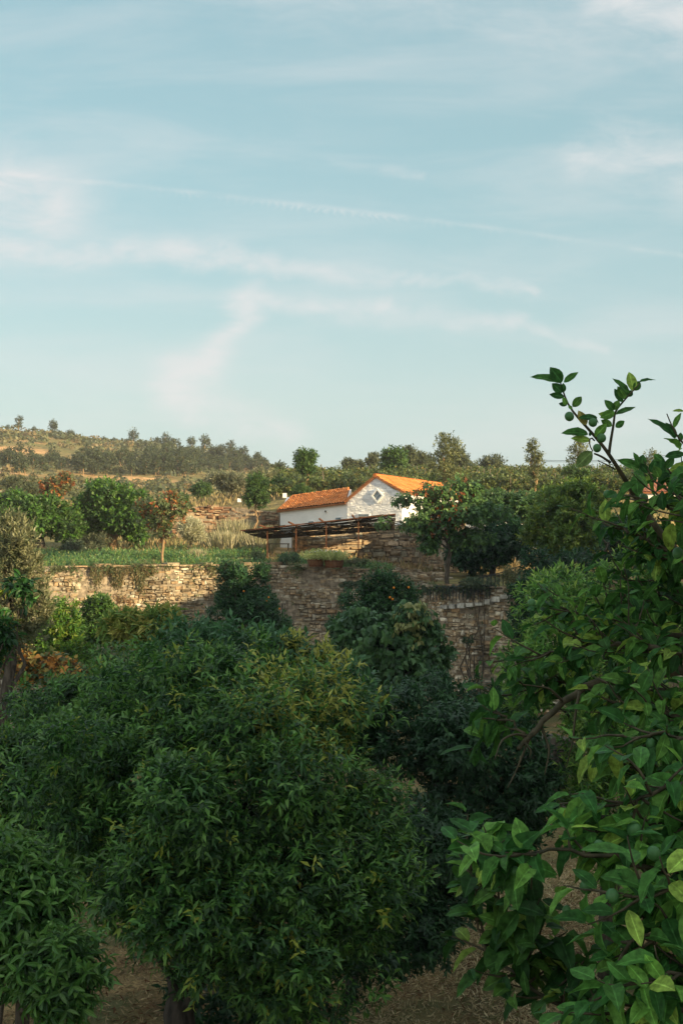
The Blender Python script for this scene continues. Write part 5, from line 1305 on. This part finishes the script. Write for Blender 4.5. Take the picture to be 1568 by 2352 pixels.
for q in [(400, 265, 120, 172, 62), (405, 262, 300, 118, 95), (428, 262, 558, 158, 48), (410, 360, 315, 268, 70), (425, 355, 420, 268, 40), (428, 400, 290, 375, 50), (455, 480, 375, 462, 34), (450, 480, 420, 405, 40),
          (510, 495, 603, 393, 62), (505, 520, 468, 478, 26), (640, 668, 565, 530, 66, (.22, .20, .05)), (745, 600, 570, 590, 50), (755, 655, 700, 560, 20), (655, 760, 415, 712, 66), (680, 815, 497, 790, 56),
          (680, 775, 672, 735, 22), (725, 780, 835, 660, 72), (693, 925, 543, 1075, 100, (.10, .16, .05)), (885, 680, 780, 620, 56), (920, 690, 1008, 630, 52), (895, 590, 760, 560, 56), (910, 545, 775, 600, 70),
          (905, 530, 822, 430, 58), (905, 525, 955, 430, 56), (925, 570, 1108, 480, 42), (985, 450, 910, 320, 54), (1015, 422, 945, 295, 64), (1045, 395, 925, 200, 58), (1035, 400, 1085, 330, 48), (1090, 345, 1055, 150, 78), (1100, 340, 1155, 245, 76), (1150, 262, 1300, 210, 30),
          (1490, 800, 1270, 575, 66), (1480, 700, 1533, 545, 36), (1535, 830, 1548, 735, 44), (1500, 790, 1400, 640, 60), (1570, 600, 1640, 560, 40), (1570, 540, 1465, 522, 26),
          (1150, 1080, 955, 995, 70), (1150, 1090, 1198, 940, 70), (1150, 1085, 1110, 930, 50), (1225, 1125, 1160, 1040, 60), (1255, 1125, 1310, 1010, 70), (1365, 1010, 1285, 950, 60), (1395, 1080, 1482, 978, 62), (1350, 1150, 1360, 950, 80), (1395, 975, 1600, 930, 60), (1440, 1105, 1620, 1040, 70), (1340, 1170, 1290, 1060, 70),
          (1230, 1230, 1170, 1120, 70), (1300, 1220, 1240, 1130, 80)]:
    leaf_px(*q[:5], col=q[5] if len(q) > 5 else None, bend=rng.uniform(.1, .8), tilt=rng.normal(0, .01))
for pts, r in (([(1600, 1045), (1560, 1012), (1540, 975), (1530, 950)], .005), ([(1600, 1165), (1540, 1130), (1500, 1105), (1470, 1082)], .007), ([(1620, 1130), (1560, 1110), (1530, 1075)], .006), ([(1500, 1105), (1490, 1085), (1478, 1060)], .004)):
    wood.tube(resample(path_px([(a, b, 4.78) for a, b in pts]), 10), np.linspace(r, r * .4, 10), 6)
# big grey limb and its hanging dead twigs
limb([(1760, 1600, 5.0), (1600, 1545, 4.9), (1480, 1545, 4.8), (1400, 1560, 4.8), (1330, 1588, 4.75), (1275, 1620, 4.7), (1245, 1655, 4.7), (1205, 1695, 4.65), (1190, 1720, 4.6)], .024, .008, 0)
for pts in ([(1225, 1675, 4.68), (1205, 1720, 4.62), (1185, 1770, 4.6), (1165, 1810, 4.58)], [(1215, 1690, 4.65), (1180, 1685, 4.6), (1150, 1700, 4.55), (1135, 1745, 4.5)], [(1240, 1662, 4.7), (1262, 1720, 4.65), (1250, 1780, 4.6)], [(1200, 1700, 4.62), (1220, 1725, 4.6), (1215, 1740, 4.6)],
            [(1290, 1610, 4.7), (1260, 1580, 4.65), (1200, 1572, 4.6)], [(1330, 1588, 4.7), (1320, 1640, 4.65), (1315, 1700, 4.6), (1300, 1760, 4.6)]):
    wood.tube(resample(path_px(pts), 12), np.linspace(.006, .0015, 12), 5)
# foliage limbs
limb([(1760, 1380, 4.9), (1600, 1290, 5.0), (1480, 1240, 5.1), (1420, 1215, 5.2)], .02, .004, 27, bias=(-.2, 0, .3), L=(.055, .095), tl=(.09, .24))
limb([(1760, 1300, 5.0), (1640, 1180, 5.1), (1560, 1120, 5.1)], .02, .004, 20, bias=(-.2, 0, .5), L=(.055, .095), tl=(.09, .24))
limb([(1760, 1300, 4.4), (1650, 1220, 4.4), (1580, 1180, 4.5), (1500, 1160, 4.6)], .016, .004, 17, bias=(-.2, 0, .3), L=(.055, .095), tl=(.09, .24))
limb([(1760, 1450, 5.0), (1600, 1400, 5.1), (1500, 1370, 5.2), (1430, 1330, 5.3)], .02, .003, 25, frm=.3, L=(.055, .095), tl=(.09, .24))
limb([(1760, 1500, 4.7), (1600, 1470, 4.9), (1450, 1440, 5.0), (1380, 1420, 5.2), (1300, 1400, 5.3)], .02, .003, 22, frm=.25, L=(.055, .095), tl=(.09, .24))
limb([(1760, 1560, 4.7), (1600, 1500, 4.7), (1480, 1490, 4.7), (1380, 1480, 4.9), (1270, 1500, 5.1), (1210, 1510, 5.1)], .018, .003, 27, frm=.2, L=(.055, .095), tl=(.09, .24))
limb([(1760, 1620, 5.2), (1600, 1600, 5.2), (1500, 1590, 5.2), (1400, 1590, 5.2), (1260, 1560, 5.2), (1190, 1590, 5.2)], .014, .002, 25, frm=.2, tl=(.08, .2), L=(.055, .095))
limb([(1205, 1695, 4.65), (1170, 1660, 4.7), (1150, 1640, 4.75), (1140, 1660, 4.75)], .005, .002, 4, frm=.2, tl=(.05, .1))
limb([(1760, 1700, 4.4), (1600, 1650, 4.4), (1500, 1640, 4.4), (1420, 1620, 4.5)], .016, .003, 27, L=(.055, .095), tl=(.09, .24))
limb([(1760, 1720, 4.2), (1600, 1700, 4.1), (1500, 1690, 4.0), (1430, 1690, 4.0)], .012, .003, 13, bias=(-.1, 0, -.1), tl=(.07, .17), L=(.055, .10))
limb([(1760, 1800, 4.2), (1600, 1770, 4.1), (1500, 1780, 4.1), (1440, 1760, 4.1)], .012, .003, 14, bias=(-.1, 0, -.1), tl=(.07, .17), L=(.055, .10))
limb([(1760, 1850, 3.6), (1620, 1800, 3.5), (1540, 1810, 3.4), (1470, 1830, 3.4), (1410, 1850, 3.4)], .012, .003, 18, bias=(-.1, -.1, 0), tl=(.07, .17), L=(.055, .10))
limb([(1760, 1950, 3.6), (1600, 1900, 3.5), (1480, 1890, 3.4), (1420, 1880, 3.4), (1370, 1870, 3.5)], .012, .003, 14, bias=(-.1, -.1, 0), tl=(.08, .18), L=(.055, .10))
limb([(1760, 2050, 3.6), (1600, 2000, 3.4), (1450, 1985, 3.3), (1320, 1965, 3.3), (1250, 1945, 3.3), (1195, 1962, 3.3)], .012, .003, 14, bias=(0, 0, .1), tl=(.05, .12), L=(.055, .10))
limb([(1760, 2100, 3.4), (1620, 2060, 3.2), (1520, 2050, 3.1), (1450, 2060, 3.1)], .012, .003, 18, bias=(-.1, 0, -.1), tl=(.1, .2), L=(.055, .10))
limb([(1760, 2200, 3.4), (1620, 2140, 3.2), (1520, 2140, 3.1), (1470, 2150, 3.1), (1430, 2190, 3.1)], .012, .003, 20, bias=(-.1, 0, -.1), tl=(.1, .2), L=(.055, .10))
limb([(1760, 2300, 3.4), (1620, 2240, 3.1), (1540, 2230, 3.0), (1480, 2250, 3.0)], .014, .003, 21, bias=(-.1, 0, -.1), tl=(.07, .17), L=(.055, .10))
limb([(1760, 2400, 3.4), (1620, 2330, 3.0), (1500, 2320, 3.0), (1430, 2330, 3.0)], .014, .003, 21, bias=(-.1, 0, .1), tl=(.07, .17), L=(.055, .10))
limb([(1760, 2500, 3.6), (1560, 2420, 3.6), (1400, 2370, 3.7), (1280, 2310, 3.8), (1200, 2250, 3.9), (1160, 2215, 4.0), (1130, 2195, 4.0)], .012, .004, 11, tl=(.08, .16), bias=(0, 0, .4), dark=.7, frm=.35, L=(.055, .10))
limb([(1120, 2215, 4.0), (1100, 2140, 4.0), (1088, 2060, 4.0), (1082, 2000, 4.0)], .005, .002, 9, tl=(.06, .1), bias=(0, 0, .6), L=(.05, .085), droop=.1)
limb([(1200, 2250, 3.9), (1185, 2160, 3.9), (1160, 2080, 3.95)], .005, .002, 7, tl=(.06, .12), bias=(0, 0, .6), dark=.7, L=(.06, .10))
limb([(1280, 2310, 3.8), (1290, 2220, 3.9), (1240, 2140, 3.9), (1200, 2060, 3.9)], .006, .002, 9, tl=(.08, .14), bias=(0, 0, .4), dark=.7)
limb([(1140, 1965, 3.4), (1120, 1950, 3.4), (1108, 1945, 3.4)], .004, .002, 4, tl=(.05, .1))
limb([(1062, 1985, 4.1), (1062, 1970, 4.1)], .002, .001, 1, tl=(.04, .06), L=(.06, .08)) if False else None
wm = wood.mesh('branches', M['twig'], off=LOFF, smooth=True)
obj('branches', wm, LT)
n = len(LP)
lm = leaf_mesh('crown', 'near', np.array(LP), np.array(LA), np.array(LN_), np.array(LL), np.array(LW), np.array(LTi), M['leaf_big'], off=LOFF, bend=np.array(LB))
obj('crown', lm, LT)
for i, (x, y, r, d) in enumerate([(478, 587, 46, 4.76), (703, 645, 43, 4.76), (787, 795, 44, 4.74), (743, 890, 41, 4.72)]):
    a, b = zl(x, y); fruit('fruit_green', P(a, b, d), r * .24 * d / FPX, LT, 600 + i, 1.0)
for i, (px, py, r, d) in enumerate([(1455, 1905, 17, 3.3), (1345, 2037, 15, 3.2), (1375, 1943, 13, 3.25), (1181, 2000, 10, 3.3), (1122, 1972, 16, 3.35), (1405, 2058, 16, 3.1), (1300, 2090, 10, 3.3), (1493, 1708, 12, 4.0), (1393, 1135, 9, 4.8), (1478, 1144, 10, 4.7), (1500, 1960, 16, 3.2), (1345, 1885, 13, 3.4), (1220, 1385, 9, 5.1), (1555, 1270, 12, 4.6)]):
    fruit('fruit_green', P(px, py, d), r * d / FPX, LT, 620 + i, 1.12)
print('lemon leaves', n)

# ------------------------------------------------------------------ thin evening air
hz_ = MB(); hz_.box((0, 200, 36), (900, 1000, 78))
hm = hz_.mesh('haze', new_mat('haze_air')[0]); hmat = hm.materials[0]; nt = hmat.node_tree; nt.nodes.clear()
o_ = nt.nodes.new('ShaderNodeOutputMaterial'); pv = nt.nodes.new('ShaderNodeVolumePrincipled')
pv.inputs['Color'].default_value = (.92, .94, .96, 1); pv.inputs['Density'].default_value = .00026
nt.links.new(pv.outputs[0], o_.inputs['Volume'])
obj('haze', hm, kind='stuff')
